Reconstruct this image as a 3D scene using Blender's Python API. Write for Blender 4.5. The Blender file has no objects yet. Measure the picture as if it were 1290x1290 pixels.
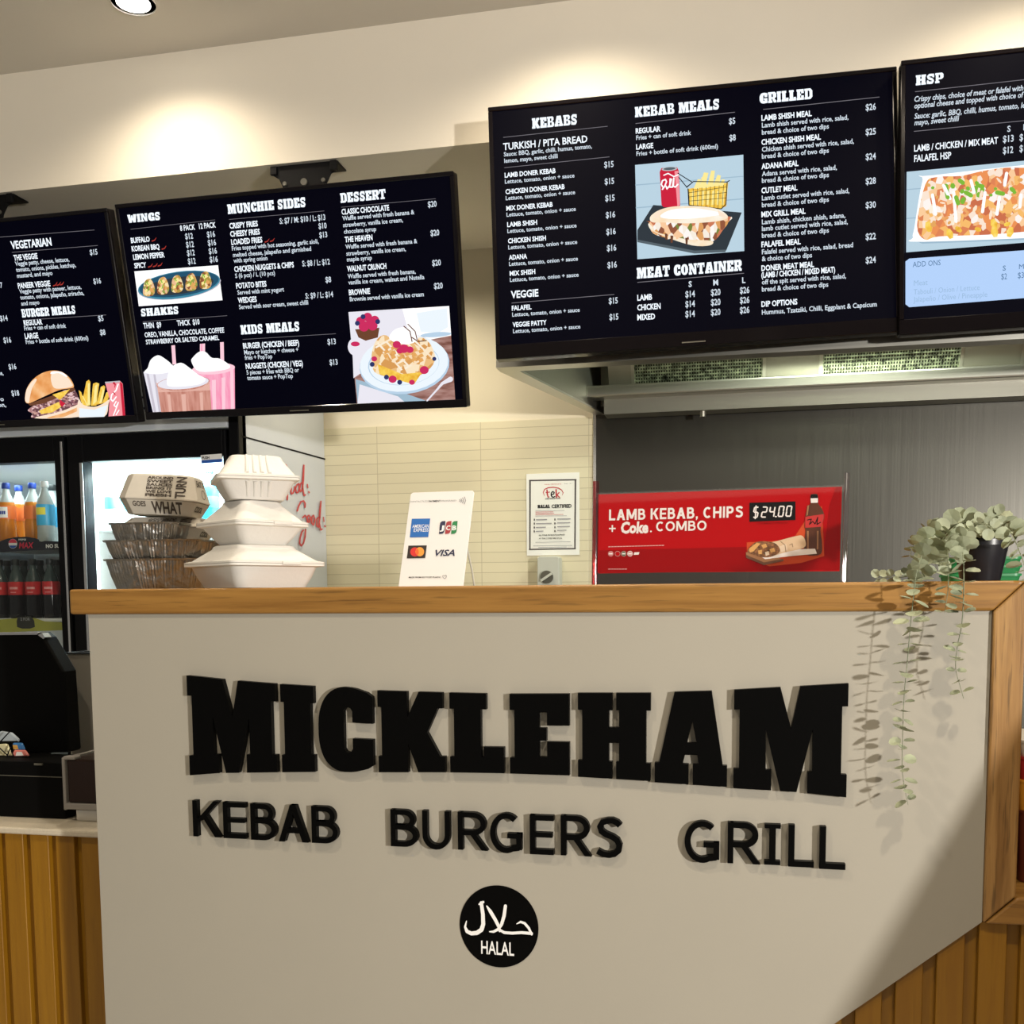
import bpy, math, random
from mathutils import Matrix, Vector, Euler
from math import radians as RAD, sin, cos, pi

random.seed(11)
scene = bpy.context.scene
col = scene.collection

# ------------------------------------------------------------------ camera
CAM = Vector((0.0, 0.0, 1.30))
PITCH, ROLL, YAW = RAD(4.912), RAD(-0.43), RAD(12.18)
FPX, PPX, PPY = 1290.0, 645.0, 860.0

def _cam_rows():
    c, s = cos, sin
    Ry = Matrix(((c(YAW), s(YAW), 0), (-s(YAW), c(YAW), 0), (0, 0, 1)))
    P = Matrix(((1, 0, 0), (0, c(PITCH), -s(PITCH)), (0, s(PITCH), c(PITCH))))
    A = Matrix(((1, 0, 0), (0, 0, -1), (0, 1, 0)))
    Rr = Matrix(((c(ROLL), -s(ROLL), 0), (s(ROLL), c(ROLL), 0), (0, 0, 1)))
    return Rr @ A @ (P @ Ry)
# note: Ry maps room (x along wall, y into wall) to (right, depth)
RM = _cam_rows()
cd = bpy.data.cameras.new('camera')
cam = bpy.data.objects.new('camera', cd)
col.objects.link(cam)
cd.sensor_width = 36.0
cd.lens = 36.0 * FPX / 1290.0
cd.shift_y = (PPY - 645.0) / 1290.0
cd.clip_start = 0.02
_m = Matrix((RM[0], -Vector(RM[1]), -Vector(RM[2]))).transposed().to_4x4()
_m.translation = CAM
cam.matrix_world = _m
scene.camera = cam

# ------------------------------------------------------------------ world, exposure
scene.view_settings.view_transform = 'Standard'
scene.view_settings.look = 'None'
scene.view_settings.gamma = 1.0
scene.view_settings.use_curve_mapping = False
scene.view_settings.exposure = 0.0
w = bpy.data.worlds.new('world')
scene.world = w
w.use_nodes = True
bg = w.node_tree.nodes['Background']
bg.inputs['Color'].default_value = (1.0, 0.93, 0.82, 1)
bg.inputs['Strength'].default_value = 0.22

def area_light(name, loc, target, size, energy, color, size_y=None):
    l = bpy.data.lights.new(name, 'AREA')
    l.energy = energy; l.color = color; l.size = size
    if size_y:
        l.shape = 'RECTANGLE'; l.size_y = size_y
    o = bpy.data.objects.new(name, l)
    col.objects.link(o)
    o.location = loc
    o.rotation_euler = (Vector(target) - Vector(loc)).to_track_quat('-Z', 'Y').to_euler()
    return o
def spot_light(name, loc, target, energy, color, angle, blend, radius):
    l = bpy.data.lights.new(name, 'SPOT')
    l.energy = energy; l.color = color; l.spot_size = RAD(angle); l.spot_blend = blend
    l.shadow_soft_size = radius
    o = bpy.data.objects.new(name, l)
    col.objects.link(o)
    o.location = loc
    o.rotation_euler = (Vector(target) - Vector(loc)).to_track_quat('-Z', 'Y').to_euler()
    return o
WARM = (1.0, 0.86, 0.66)
# light of the shop front, low from the right
shopfront = spot_light('shopfront_light', (3.1, -1.5, 1.60), (-0.3, 1.9, 1.10), 770, (1.0, 0.95, 0.88), 60, 0.6, 0.085)
# ceiling downlights of the dining room, above the upper edge of the picture
spot_light('dining_downlight', (-0.95, 0.55, 2.86), (-0.95, 1.1, 0), 62, WARM, 120, 1.0, 0.04)
spot_light('dining_downlight', (0.55, 0.35, 2.86), (0.55, 0.9, 0), 85, WARM, 120, 1.0, 0.04)
for _x, _e in ((-1.7, 14), (-0.5, 34), (0.7, 34)):                             # unseen row added to brighten the bulkhead and the counter goods
    spot_light('counter_fill_spot', (_x, 1.80, 2.87), (_x, 1.80, 0), _e, WARM, 168, 0.5, 0.04)
spot_light('servery_downlight', (-1.05, 3.28, 2.53), (-1.05, 3.28, 0), 40, (1.0, 0.9, 0.68), 150, 1.0, 0.04)
# wide soft light of the dining room behind the camera
dining = area_light('dining_room_light', (-0.6, -1.6, 2.7), (-0.4, 2.2, 1.3), 2.6, 10, (1.0, 0.9, 0.75), 1.4)

# ------------------------------------------------------------------ measured planes (metres)
Y_PANEL = 1.72      # front of the counter panel
Y_BULK = 2.86       # front of the bulkhead and of the hood
Y_BACK = 3.70       # back wall
Z_TOP = 1.316       # top of the timber counter
Z_CEIL = 2.885
Z_SOFFIT = 2.542
Z_HOOD = 1.939
X_HOOD = -0.656
X_FRIDGE = -1.513   # right side of the fridge
Y_FRIDGE = 3.0

def ray(px, py):
    d = Vector(((px - PPX) / FPX, (py - PPY) / FPX, 1.0))
    return RM.transposed() @ d
def onY(px, py, Y):
    d = ray(px, py); return CAM + d * (Y / d.y)
def onX(px, py, X):
    d = ray(px, py); return CAM + d * (X / d.x)
def onZ(px, py, Z):
    d = ray(px, py); return CAM + d * ((Z - CAM.z) / d.z)
def Zm(ox, oy, s):
    """a magnified view of the photograph: its coordinates -> photograph coordinates"""
    return lambda x, y: (ox + x / s, oy + y / s)

# ------------------------------------------------------------------ materials
def new_mat(name):
    m = bpy.data.materials.new(name); m.use_nodes = True
    return m, m.node_tree.nodes, m.node_tree.links
def P(name, color, rough=0.5, metal=0.0, spec=0.5, noise=0.0, nscale=30.0, bump=0.0, bscale=60.0, coat=0.0, stretch=(1, 1, 1), trans=0.0, emis=None, estr=0.0):
    m, n, l = new_mat(name)
    b = n['Principled BSDF']
    b.inputs['Base Color'].default_value = (*color, 1)
    b.inputs['Roughness'].default_value = rough
    b.inputs['Metallic'].default_value = metal
    b.inputs['Specular IOR Level'].default_value = spec
    b.inputs['Coat Weight'].default_value = coat
    b.inputs['Transmission Weight'].default_value = trans
    if emis:
        b.inputs['Emission Color'].default_value = (*emis, 1)
        b.inputs['Emission Strength'].default_value = estr
    if noise or bump:
        tc = n.new('ShaderNodeTexCoord'); mp = n.new('ShaderNodeMapping')
        mp.inputs['Scale'].default_value = stretch
        l.new(tc.outputs['Object'], mp.inputs['Vector'])
    if noise:
        t = n.new('ShaderNodeTexNoise'); t.inputs['Scale'].default_value = nscale; t.inputs['Detail'].default_value = 4
        l.new(mp.outputs['Vector'], t.inputs['Vector'])
        r = n.new('ShaderNodeValToRGB')
        r.color_ramp.elements[0].position = 0.3; r.color_ramp.elements[1].position = 0.7
        r.color_ramp.elements[0].color = (*[max(0, c * (1 - noise)) for c in color], 1)
        r.color_ramp.elements[1].color = (*[min(1, c * (1 + noise)) for c in color], 1)
        l.new(t.outputs['Fac'], r.inputs['Fac']); l.new(r.outputs['Color'], b.inputs['Base Color'])
    if bump:
        t2 = n.new('ShaderNodeTexNoise'); t2.inputs['Scale'].default_value = bscale; t2.inputs['Detail'].default_value = 3
        l.new(mp.outputs['Vector'], t2.inputs['Vector'])
        bp = n.new('ShaderNodeBump'); bp.inputs['Strength'].default_value = bump; bp.inputs['Distance'].default_value = 0.01
        l.new(t2.outputs['Fac'], bp.inputs['Height']); l.new(bp.outputs['Normal'], b.inputs['Normal'])
    return m
def EM(name, color, strength=1.0):
    m, n, l = new_mat(name)
    n.remove(n['Principled BSDF'])
    e = n.new('ShaderNodeEmission')
    e.inputs['Color'].default_value = (*color, 1); e.inputs['Strength'].default_value = strength
    l.new(e.outputs[0], n['Material Output'].inputs['Surface'])
    return m
def EMN(name, stops, scale, strength=1.0, kind='noise', stretch=(1, 1, 1)):
    """a picture on a screen: light in mottled colours"""
    m, n, l = new_mat(name)
    n.remove(n['Principled BSDF'])
    e = n.new('ShaderNodeEmission'); e.inputs['Strength'].default_value = strength
    tc = n.new('ShaderNodeTexCoord'); mp = n.new('ShaderNodeMapping'); mp.inputs['Scale'].default_value = stretch
    l.new(tc.outputs['Object'], mp.inputs['Vector'])
    if kind == 'noise':
        t = n.new('ShaderNodeTexNoise'); t.inputs['Detail'].default_value = 3; out = t.outputs['Fac']
    else:
        t = n.new('ShaderNodeTexVoronoi'); out = None
    t.inputs['Scale'].default_value = scale
    l.new(mp.outputs['Vector'], t.inputs['Vector'])
    r = n.new('ShaderNodeValToRGB'); cr = r.color_ramp
    while len(cr.elements) < len(stops): cr.elements.new(0.5)
    for el, (p, c) in zip(cr.elements, stops):
        el.position = p; el.color = (*c, 1)
    if kind != 'noise':
        cr.interpolation = 'CONSTANT'
        s = n.new('ShaderNodeSeparateColor'); l.new(t.outputs['Color'], s.inputs[0]); out = s.outputs[0]
    l.new(out, r.inputs['Fac']); l.new(r.outputs['Color'], e.inputs['Color'])
    l.new(e.outputs[0], n['Material Output'].inputs['Surface'])
    return m
def WOOD(name, dark, light, axis='X', scale=1.0, rough=0.45, streak=0.5):
    m, n, l = new_mat(name)
    b = n['Principled BSDF']; b.inputs['Roughness'].default_value = rough
    tc = n.new('ShaderNodeTexCoord'); mp = n.new('ShaderNodeMapping')
    sc = {'X': (1.2, 26, 26), 'Z': (26, 26, 1.2)}[axis]
    mp.inputs['Scale'].default_value = [s * scale for s in sc]
    l.new(tc.outputs['Object'], mp.inputs['Vector'])
    t = n.new('ShaderNodeTexNoise'); t.inputs['Scale'].default_value = 2.2; t.inputs['Detail'].default_value = 6; t.inputs['Roughness'].default_value = 0.62
    t.inputs['Distortion'].default_value = 0.4
    l.new(mp.outputs['Vector'], t.inputs['Vector'])
    r = n.new('ShaderNodeValToRGB'); cr = r.color_ramp
    cr.elements[0].position = 0.30; cr.elements[0].color = (*dark, 1)
    cr.elements[1].position = 0.70; cr.elements[1].color = (*light, 1)
    l.new(t.outputs['Fac'], r.inputs['Fac'])
    t2 = n.new('ShaderNodeTexNoise'); t2.inputs['Scale'].default_value = 9; t2.inputs['Detail'].default_value = 2
    l.new(mp.outputs['Vector'], t2.inputs['Vector'])
    r2 = n.new('ShaderNodeValToRGB'); r2.color_ramp.elements[0].position = 0.28; r2.color_ramp.elements[1].position = 0.42
    r2.color_ramp.elements[0].color = (1 - streak, 1 - streak, 1 - streak, 1)
    l.new(t2.outputs['Fac'], r2.inputs['Fac'])
    mx = n.new('ShaderNodeMix'); mx.data_type = 'RGBA'; mx.blend_type = 'MULTIPLY'; mx.inputs[0].default_value = 1
    l.new(r.outputs['Color'], mx.inputs[6]); l.new(r2.outputs['Color'], mx.inputs[7])
    l.new(mx.outputs[2], b.inputs['Base Color'])
    bp = n.new('ShaderNodeBump'); bp.inputs['Strength'].default_value = 0.12; bp.inputs['Distance'].default_value = 0.003
    l.new(t.outputs['Fac'], bp.inputs['Height']); l.new(bp.outputs['Normal'], b.inputs['Normal'])
    return m
def GLASS(name, tint=(1, 1, 1), gloss=0.06, rough=0.02):
    m, n, l = new_mat(name)
    n.remove(n['Principled BSDF'])
    t = n.new('ShaderNodeBsdfTransparent'); t.inputs[0].default_value = (*tint, 1)
    g = n.new('ShaderNodeBsdfGlossy'); g.inputs['Roughness'].default_value = rough
    x = n.new('ShaderNodeMixShader'); x.inputs[0].default_value = gloss
    l.new(t.outputs[0], x.inputs[1]); l.new(g.outputs[0], x.inputs[2])
    l.new(x.outputs[0], n['Material Output'].inputs['Surface'])
    return m
def TILE(name):
    m, n, l = new_mat(name)
    b = n['Principled BSDF']; b.inputs['Roughness'].default_value = 0.32
    tc = n.new('ShaderNodeTexCoord'); sp = n.new('ShaderNodeSeparateXYZ'); cb = n.new('ShaderNodeCombineXYZ')
    l.new(tc.outputs['Object'], sp.inputs[0]); l.new(sp.outputs['X'], cb.inputs['X']); l.new(sp.outputs['Z'], cb.inputs['Y'])
    br = n.new('ShaderNodeTexBrick')
    br.offset = 0.0
    br.inputs['Color1'].default_value = (0.70, 0.64, 0.46, 1)
    br.inputs['Color2'].default_value = (0.66, 0.60, 0.43, 1)
    br.inputs['Mortar'].default_value = (0.46, 0.40, 0.27, 1)
    br.inputs['Scale'].default_value = 1.0
    br.inputs['Mortar Size'].default_value = 0.0012
    br.inputs['Mortar Smooth'].default_value = 0.3
    br.inputs['Brick Width'].default_value = 0.398
    br.inputs['Row Height'].default_value = 0.0372
    l.new(cb.outputs[0], br.inputs['Vector'])
    l.new(br.outputs['Color'], b.inputs['Base Color'])
    bp = n.new('ShaderNodeBump'); bp.invert = True; bp.inputs['Strength'].default_value = 0.3; bp.inputs['Distance'].default_value = 0.002
    l.new(br.outputs['Fac'], bp.inputs['Height']); l.new(bp.outputs['Normal'], b.inputs['Normal'])
    return m
def STEEL(name, color=(0.42, 0.41, 0.39), rough=0.32, axis='Z', aniso=0.6):
    m, n, l = new_mat(name)
    b = n['Principled BSDF']; b.inputs['Metallic'].default_value = 1.0
    b.inputs['Base Color'].default_value = (*color, 1)
    tc = n.new('ShaderNodeTexCoord'); mp = n.new('ShaderNodeMapping')
    mp.inputs['Scale'].default_value = (220, 220, 3) if axis == 'Z' else (3, 220, 220)
    l.new(tc.outputs['Object'], mp.inputs['Vector'])
    t = n.new('ShaderNodeTexNoise'); t.inputs['Scale'].default_value = 1.0; t.inputs['Detail'].default_value = 3
    l.new(mp.outputs['Vector'], t.inputs['Vector'])
    mr = n.new('ShaderNodeMapRange'); mr.inputs['To Min'].default_value = rough - 0.05; mr.inputs['To Max'].default_value = rough + 0.07
    l.new(t.outputs['Fac'], mr.inputs['Value']); l.new(mr.outputs[0], b.inputs['Roughness'])
    bp = n.new('ShaderNodeBump'); bp.inputs['Strength'].default_value = 0.05; bp.inputs['Distance'].default_value = 0.001
    l.new(t.outputs['Fac'], bp.inputs['Height']); l.new(bp.outputs['Normal'], b.inputs['Normal'])
    return m

M = {}
M['ceiling'] = P('ceiling_paint', (0.66, 0.62, 0.55), 0.9, noise=0.015, nscale=3)
M['bulk'] = P('bulkhead_paint', (0.80, 0.74, 0.63), 0.85, noise=0.012, nscale=4, bump=0.02, bscale=250)
M['wall'] = P('wall_paint', (0.76, 0.69, 0.55), 0.85, noise=0.015, nscale=4, bump=0.02, bscale=250)
M['floor'] = P('floor_tile', (0.50, 0.47, 0.42), 0.5, noise=0.15, nscale=8)
M['tile'] = TILE('stacked_cream_tile')
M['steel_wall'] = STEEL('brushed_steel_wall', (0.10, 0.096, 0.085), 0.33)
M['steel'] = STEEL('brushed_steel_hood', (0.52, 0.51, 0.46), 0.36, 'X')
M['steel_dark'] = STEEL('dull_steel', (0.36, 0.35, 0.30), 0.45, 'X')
M['panel'] = P('counter_panel_paint', (0.385, 0.36, 0.302), 0.6, noise=0.012, nscale=5, bump=0.015, bscale=300)
M['oak'] = WOOD('oiled_timber', (0.22, 0.100, 0.018), (0.37, 0.190, 0.042), 'X', 1.0, 0.42, 0.35)
M['oakv'] = WOOD('oiled_timber_upright', (0.20, 0.092, 0.020), (0.46, 0.26, 0.085), 'Z', 1.0, 0.42, 0.5)
M['slat'] = WOOD('slat_timber', (0.25, 0.110, 0.004), (0.33, 0.156, 0.006), 'Z', 0.8, 0.45, 0.12)
M['bench'] = P('pale_stone_benchtop', (0.62, 0.55, 0.43), 0.4, noise=0.06, nscale=150)
M['black_gloss'] = P('black_gloss_acrylic', (0.002, 0.002, 0.002), 0.4, spec=0.06)
M['black'] = P('black_plastic', (0.004, 0.004, 0.005), 0.4, spec=0.12)
M['black_matt'] = P('black_matt_plastic', (0.003, 0.003, 0.003), 0.6, spec=0.06)
M['bezel'] = P('black_gloss_bezel', (0.004, 0.003, 0.004), 0.12, spec=0.25)
M['screen'] = P('black_screen_glass', (0.001, 0.001, 0.002), 0.5, spec=0.02, emis=(0.05, 0.05, 0.3), estr=0.012)
M['white'] = P('white_card', (0.78, 0.77, 0.76), 0.5)
M['paper'] = P('white_paper', (0.82, 0.82, 0.78), 0.7)
M['bagasse'] = P('white_moulded_pulp', (0.74, 0.72, 0.68), 0.75, bump=0.06, bscale=120)
M['foil'] = P('crinkled_foil', (0.40, 0.385, 0.36), 0.34, metal=1.0, bump=0.5, bscale=45)
M['print_board'] = P('printed_paperboard', (0.56, 0.52, 0.45), 0.6, noise=0.04, nscale=40)
M['ink'] = P('dark_brown_ink', (0.06, 0.045, 0.035), 0.7)
M['black_ink'] = P('black_ink', (0.006, 0.006, 0.007), 0.6, spec=0.1)
M['grey_ink'] = P('grey_ink', (0.30, 0.30, 0.32), 0.7)
M['red_ink'] = P('red_ink', (0.50, 0.02, 0.03), 0.6)
M['white_ink'] = P('white_ink', (0.88, 0.88, 0.88), 0.5)
M['pot'] = P('black_pot_plastic', (0.012, 0.012, 0.016), 0.3, spec=0.5)
M['leaf'] = P('eucalyptus_leaf', (0.35, 0.385, 0.26), 0.6, noise=0.25, nscale=25)
M['stem'] = P('eucalyptus_stem', (0.22, 0.25, 0.16), 0.6)
M['soil'] = P('dark_soil', (0.03, 0.025, 0.02), 0.9)
M['green_plastic'] = P('green_plastic', (0.02, 0.22, 0.07), 0.4)
M['grey_plastic'] = P('light_grey_plastic', (0.52, 0.53, 0.47), 0.45)
M['dark_grey'] = P('dark_grey_plastic', (0.10, 0.095, 0.075), 0.4)
M['fridge_white'] = P('white_fridge_laminate', (0.55, 0.59, 0.65), 0.28, spec=0.5)
M['fridge_in'] = P('white_fridge_liner', (0.85, 0.88, 0.88), 0.5)
M['silver'] = P('silver_trim', (0.7, 0.7, 0.7), 0.25, metal=1.0)
M['navy'] = P('navy_ink', (0.012, 0.015, 0.06), 0.5)
M['glass'] = GLASS('door_glass', (0.97, 0.99, 0.99), 0.02)
M['acrylic'] = GLASS('clear_acrylic', (0.98, 0.97, 0.97), 0.025, 0.03)
M['led'] = EM('cool_white_led', (0.86, 1.0, 0.97), 9.0)
M['lamp'] = EM('warm_led_disc', (1.0, 0.93, 0.80), 14.0)
M['rim'] = P('white_lamp_rim', (0.8, 0.78, 0.74), 0.4)

# ------------------------------------------------------------------ mesh building
class MB:
    def __init__(s): s.v = []; s.f = []; s.mi = []; s.mats = []
    def slot(s, mat):
        if mat not in s.mats: s.mats.append(mat)
        return s.mats.index(mat)
    def add(s, verts, faces, mat=None, M4=None):
        k = len(s.v); i = s.slot(mat) if mat else 0
        for p in verts:
            p = Vector(p)
            s.v.append(M4 @ p if M4 else p)
        for f in faces:
            s.f.append([k + q for q in f]); s.mi.append(i)
        return s
    def box(s, a, b, mat=None, M4=None):
        x0, y0, z0 = a; x1, y1, z1 = b
        v = [(x0, y0, z0), (x1, y0, z0), (x1, y1, z0), (x0, y1, z0), (x0, y0, z1), (x1, y0, z1), (x1, y1, z1), (x0, y1, z1)]
        f = [(0, 3, 2, 1), (4, 5, 6, 7), (0, 1, 5, 4), (1, 2, 6, 5), (2, 3, 7, 6), (3, 0, 4, 7)]
        return s.add(v, f, mat, M4)
    def prism_xz(s, poly, y0, y1, mat=None, M4=None):
        """polygon in x,z extruded from y0 (front) to y1 (back)"""
        n = len(poly)
        area = sum(poly[i][0] * poly[(i + 1) % n][1] - poly[(i + 1) % n][0] * poly[i][1] for i in range(n))
        if area < 0: poly = list(reversed(poly))
        v = [(x, y0, z) for x, z in poly] + [(x, y1, z) for x, z in poly]
        f = [list(range(n)), [n + i for i in reversed(range(n))]]
        for i in range(n):
            j = (i + 1) % n
            f.append((j, i, n + i, n + j))
        return s.add(v, f, mat, M4)
    def prism_xy(s, poly, z0, z1, mat=None):
        n = len(poly)
        return s.add([(x, y, z0) for x, y in poly] + [(x, y, z1) for x, y in poly], [list(reversed(range(n))), [n + i for i in range(n)]] + [(i, (i + 1) % n, n + (i + 1) % n, n + i) for i in range(n)], mat)
    def loft(s, rings, mat=None, cap0=True, cap1=True, M4=None):
        n = len(rings[0]); v = [p for r in rings for p in r]; f = []
        for k in range(len(rings) - 1):
            for i in range(n):
                j = (i + 1) % n
                f.append((k * n + i, k * n + j, (k + 1) * n + j, (k + 1) * n + i))
        if cap0: f.append(list(reversed(range(n))))
        if cap1: f.append([(len(rings) - 1) * n + i for i in range(n)])
        return s.add(v, f, mat, M4)
    def lathe(s, prof, n=24, mat=None, M4=None, cap0=True, cap1=True):
        rings = [[(r * cos(2 * pi * i / n), r * sin(2 * pi * i / n), z) for i in range(n)] for r, z in prof]
        return s.loft(rings, mat, cap0, cap1, M4)
    def tube(s, pts, r, n=8, mat=None):
        pts = [Vector(p) for p in pts]; rings = []
        rr = r if isinstance(r, (list, tuple)) else [r] * len(pts)
        up = Vector((0.0, 0.3, 1.0)).normalized()
        for i, p in enumerate(pts):
            t = (pts[min(i + 1, len(pts) - 1)] - pts[max(i - 1, 0)]).normalized()
            a = t.cross(up)
            if a.length < 1e-3: a = t.cross(Vector((1, 0, 0)))
            a.normalize(); b = t.cross(a).normalized()
            rings.append([p + (a * cos(2 * pi * k / n) + b * sin(2 * pi * k / n)) * rr[i] for k in range(n)])
        return s.loft(rings, mat)
    def build(s, name, mat=None, parent=None, smooth=None, bevel=0.0, seg=2, world=False):
        me = bpy.data.meshes.new(name)
        me.from_pydata([tuple(p) for p in s.v], [], s.f)
        for m in (s.mats if s.mats else [mat]): me.materials.append(m)
        if s.mats: me.polygons.foreach_set('material_index', s.mi)
        if smooth:
            me.shade_smooth(); me.set_sharp_from_angle(angle=RAD(smooth))
        me.update()
        o = bpy.data.objects.new(name, me); col.objects.link(o)
        if parent:
            o.parent = parent
            if world:
                q = parent; off = Vector((0, 0, 0))
                while q: off += q.location; q = q.parent
                o.location = -off
        if bevel:
            b = o.modifiers.new('edge', 'BEVEL'); b.width = bevel; b.segments = seg; b.limit_method = 'ANGLE'; b.angle_limit = RAD(40)
        return o
def tag(o, label=None, cat=None, group=None, kind=None):
    if label: o['label'] = label
    if cat: o['category'] = cat
    if group: o['group'] = group
    if kind: o['kind'] = kind
    return o
def thing(name, label, cat, loc=(0, 0, 0), rot=(0, 0, 0), group=None):
    o = bpy.data.objects.new(name, None); col.objects.link(o)
    o.empty_display_size = 0.05
    o.location = loc; o.rotation_euler = rot
    return tag(o, label, cat, group)
def structure(o): o['kind'] = 'structure'; return o
def mat4(loc, rot=(0, 0, 0)):
    return Matrix.LocRotScale(Vector(loc), Euler(rot, 'XYZ'), None)
def rrect(hx, hy, r, n=6, wob=0.0, freq=1.0, z=0.0, cx=0.0, cy=0.0):
    pts = []
    for (sx, sy, a0) in ((1, 1, 0), (-1, 1, 90), (-1, -1, 180), (1, -1, 270)):
        for k in range(n + 1):
            a = RAD(a0 + 90 * k / n)
            pts.append((cx + sx * (hx - r) + r * cos(a), cy + sy * (hy - r) + r * sin(a), z))
    return pts

# ------------------------------------------------------------------ flat artwork on a plane (screens, prints, signs)
SANS = bpy.data.fonts.get('Bfont') or None
_cache = {}
def text_mesh(s, bold=0.0, shear=0.0, font=None, res=3):
    key = (s, bold, shear, font.name if font else '', res)
    if key in _cache: return _cache[key]
    cu = bpy.data.curves.new('t', 'FONT'); cu.body = s
    if font: cu.font = font
    cu.resolution_u = res; cu.offset = bold; cu.shear = shear; cu.size = 1.0
    ob = bpy.data.objects.new('t', cu); col.objects.link(ob)
    me = bpy.data.meshes.new_from_object(ob)
    vs = [(v.co.x, v.co.y) for v in me.vertices]; fs = [list(p.vertices) for p in me.polygons]
    bpy.data.objects.remove(ob); bpy.data.curves.remove(cu); bpy.data.meshes.remove(me)
    _cache[key] = (vs, fs)
    return vs, fs
def _cap_height():
    vs, _ = text_mesh('H'); return max(v[1] for v in vs)
CAPH = _cap_height()

def Rc(x0, y0, x1, y1): return [(x0, y0), (x1, y0), (x1, y1), (x0, y1)]
def mir(p): return [(1 - x, y) for x, y in reversed(p)]
def stroke2(pts, wd, discs=True, n=8):
    """a polyline of width wd as a list of convex polygons"""
    out = []
    ws = wd if isinstance(wd, (list, tuple)) else [wd] * len(pts)
    for i in range(len(pts) - 1):
        (x0, y0), (x1, y1) = pts[i], pts[i + 1]
        L = math.hypot(x1 - x0, y1 - y0) or 1e-9
        nx, ny = -(y1 - y0) / L / 2, (x1 - x0) / L / 2
        a, b = ws[i], ws[i + 1]
        out.append([(x0 + nx * a, y0 + ny * a), (x0 - nx * a, y0 - ny * a), (x1 - nx * b, y1 - ny * b), (x1 + nx * b, y1 + ny * b)])
    if discs:
        for (x, y), a in zip(pts, ws):
            out.append([(x + a / 2 * cos(2 * pi * k / n), y + a / 2 * sin(2 * pi * k / n)) for k in range(n)])
    return out
def _se(t):                                                # rounded outline of the slab C
    c_, s_ = cos(RAD(t)), sin(RAD(t)); e_ = .82
    return (.56 + .56 * math.copysign(abs(c_) ** e_, c_), .5 + .5 * math.copysign(abs(s_) ** e_, s_))
_C = [(1, .915), (.90, .96)] + [_se(t) for t in range(80, 281, 8)] + [(.90, .04), (1, .085), (1, .40), (.63, .40), (.63, .28), (.6, .245), (.55, .235), (.5, .245), (.47, .28), (.47, .72), (.5, .755), (.55, .765), (.6, .755), (.63, .72), (.63, .59), (1, .59)]
_Ol = [(.5, 1), (.25, .95), (.06, .76), (0, .5), (.06, .24), (.25, .05), (.5, 0), (.5, .2), (.42, .27), (.4, .5), (.42, .73), (.5, .8)]
_Ppc = [Rc(.08, 0, .42, 1), Rc(0, 0, .52, .2), Rc(0, .8, .7, 1), Rc(.3, .36, .7, .52), [(.6, .36), (.8, .38), (1, .52), (1, .84), (.82, 1), (.6, 1)]]
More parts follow.
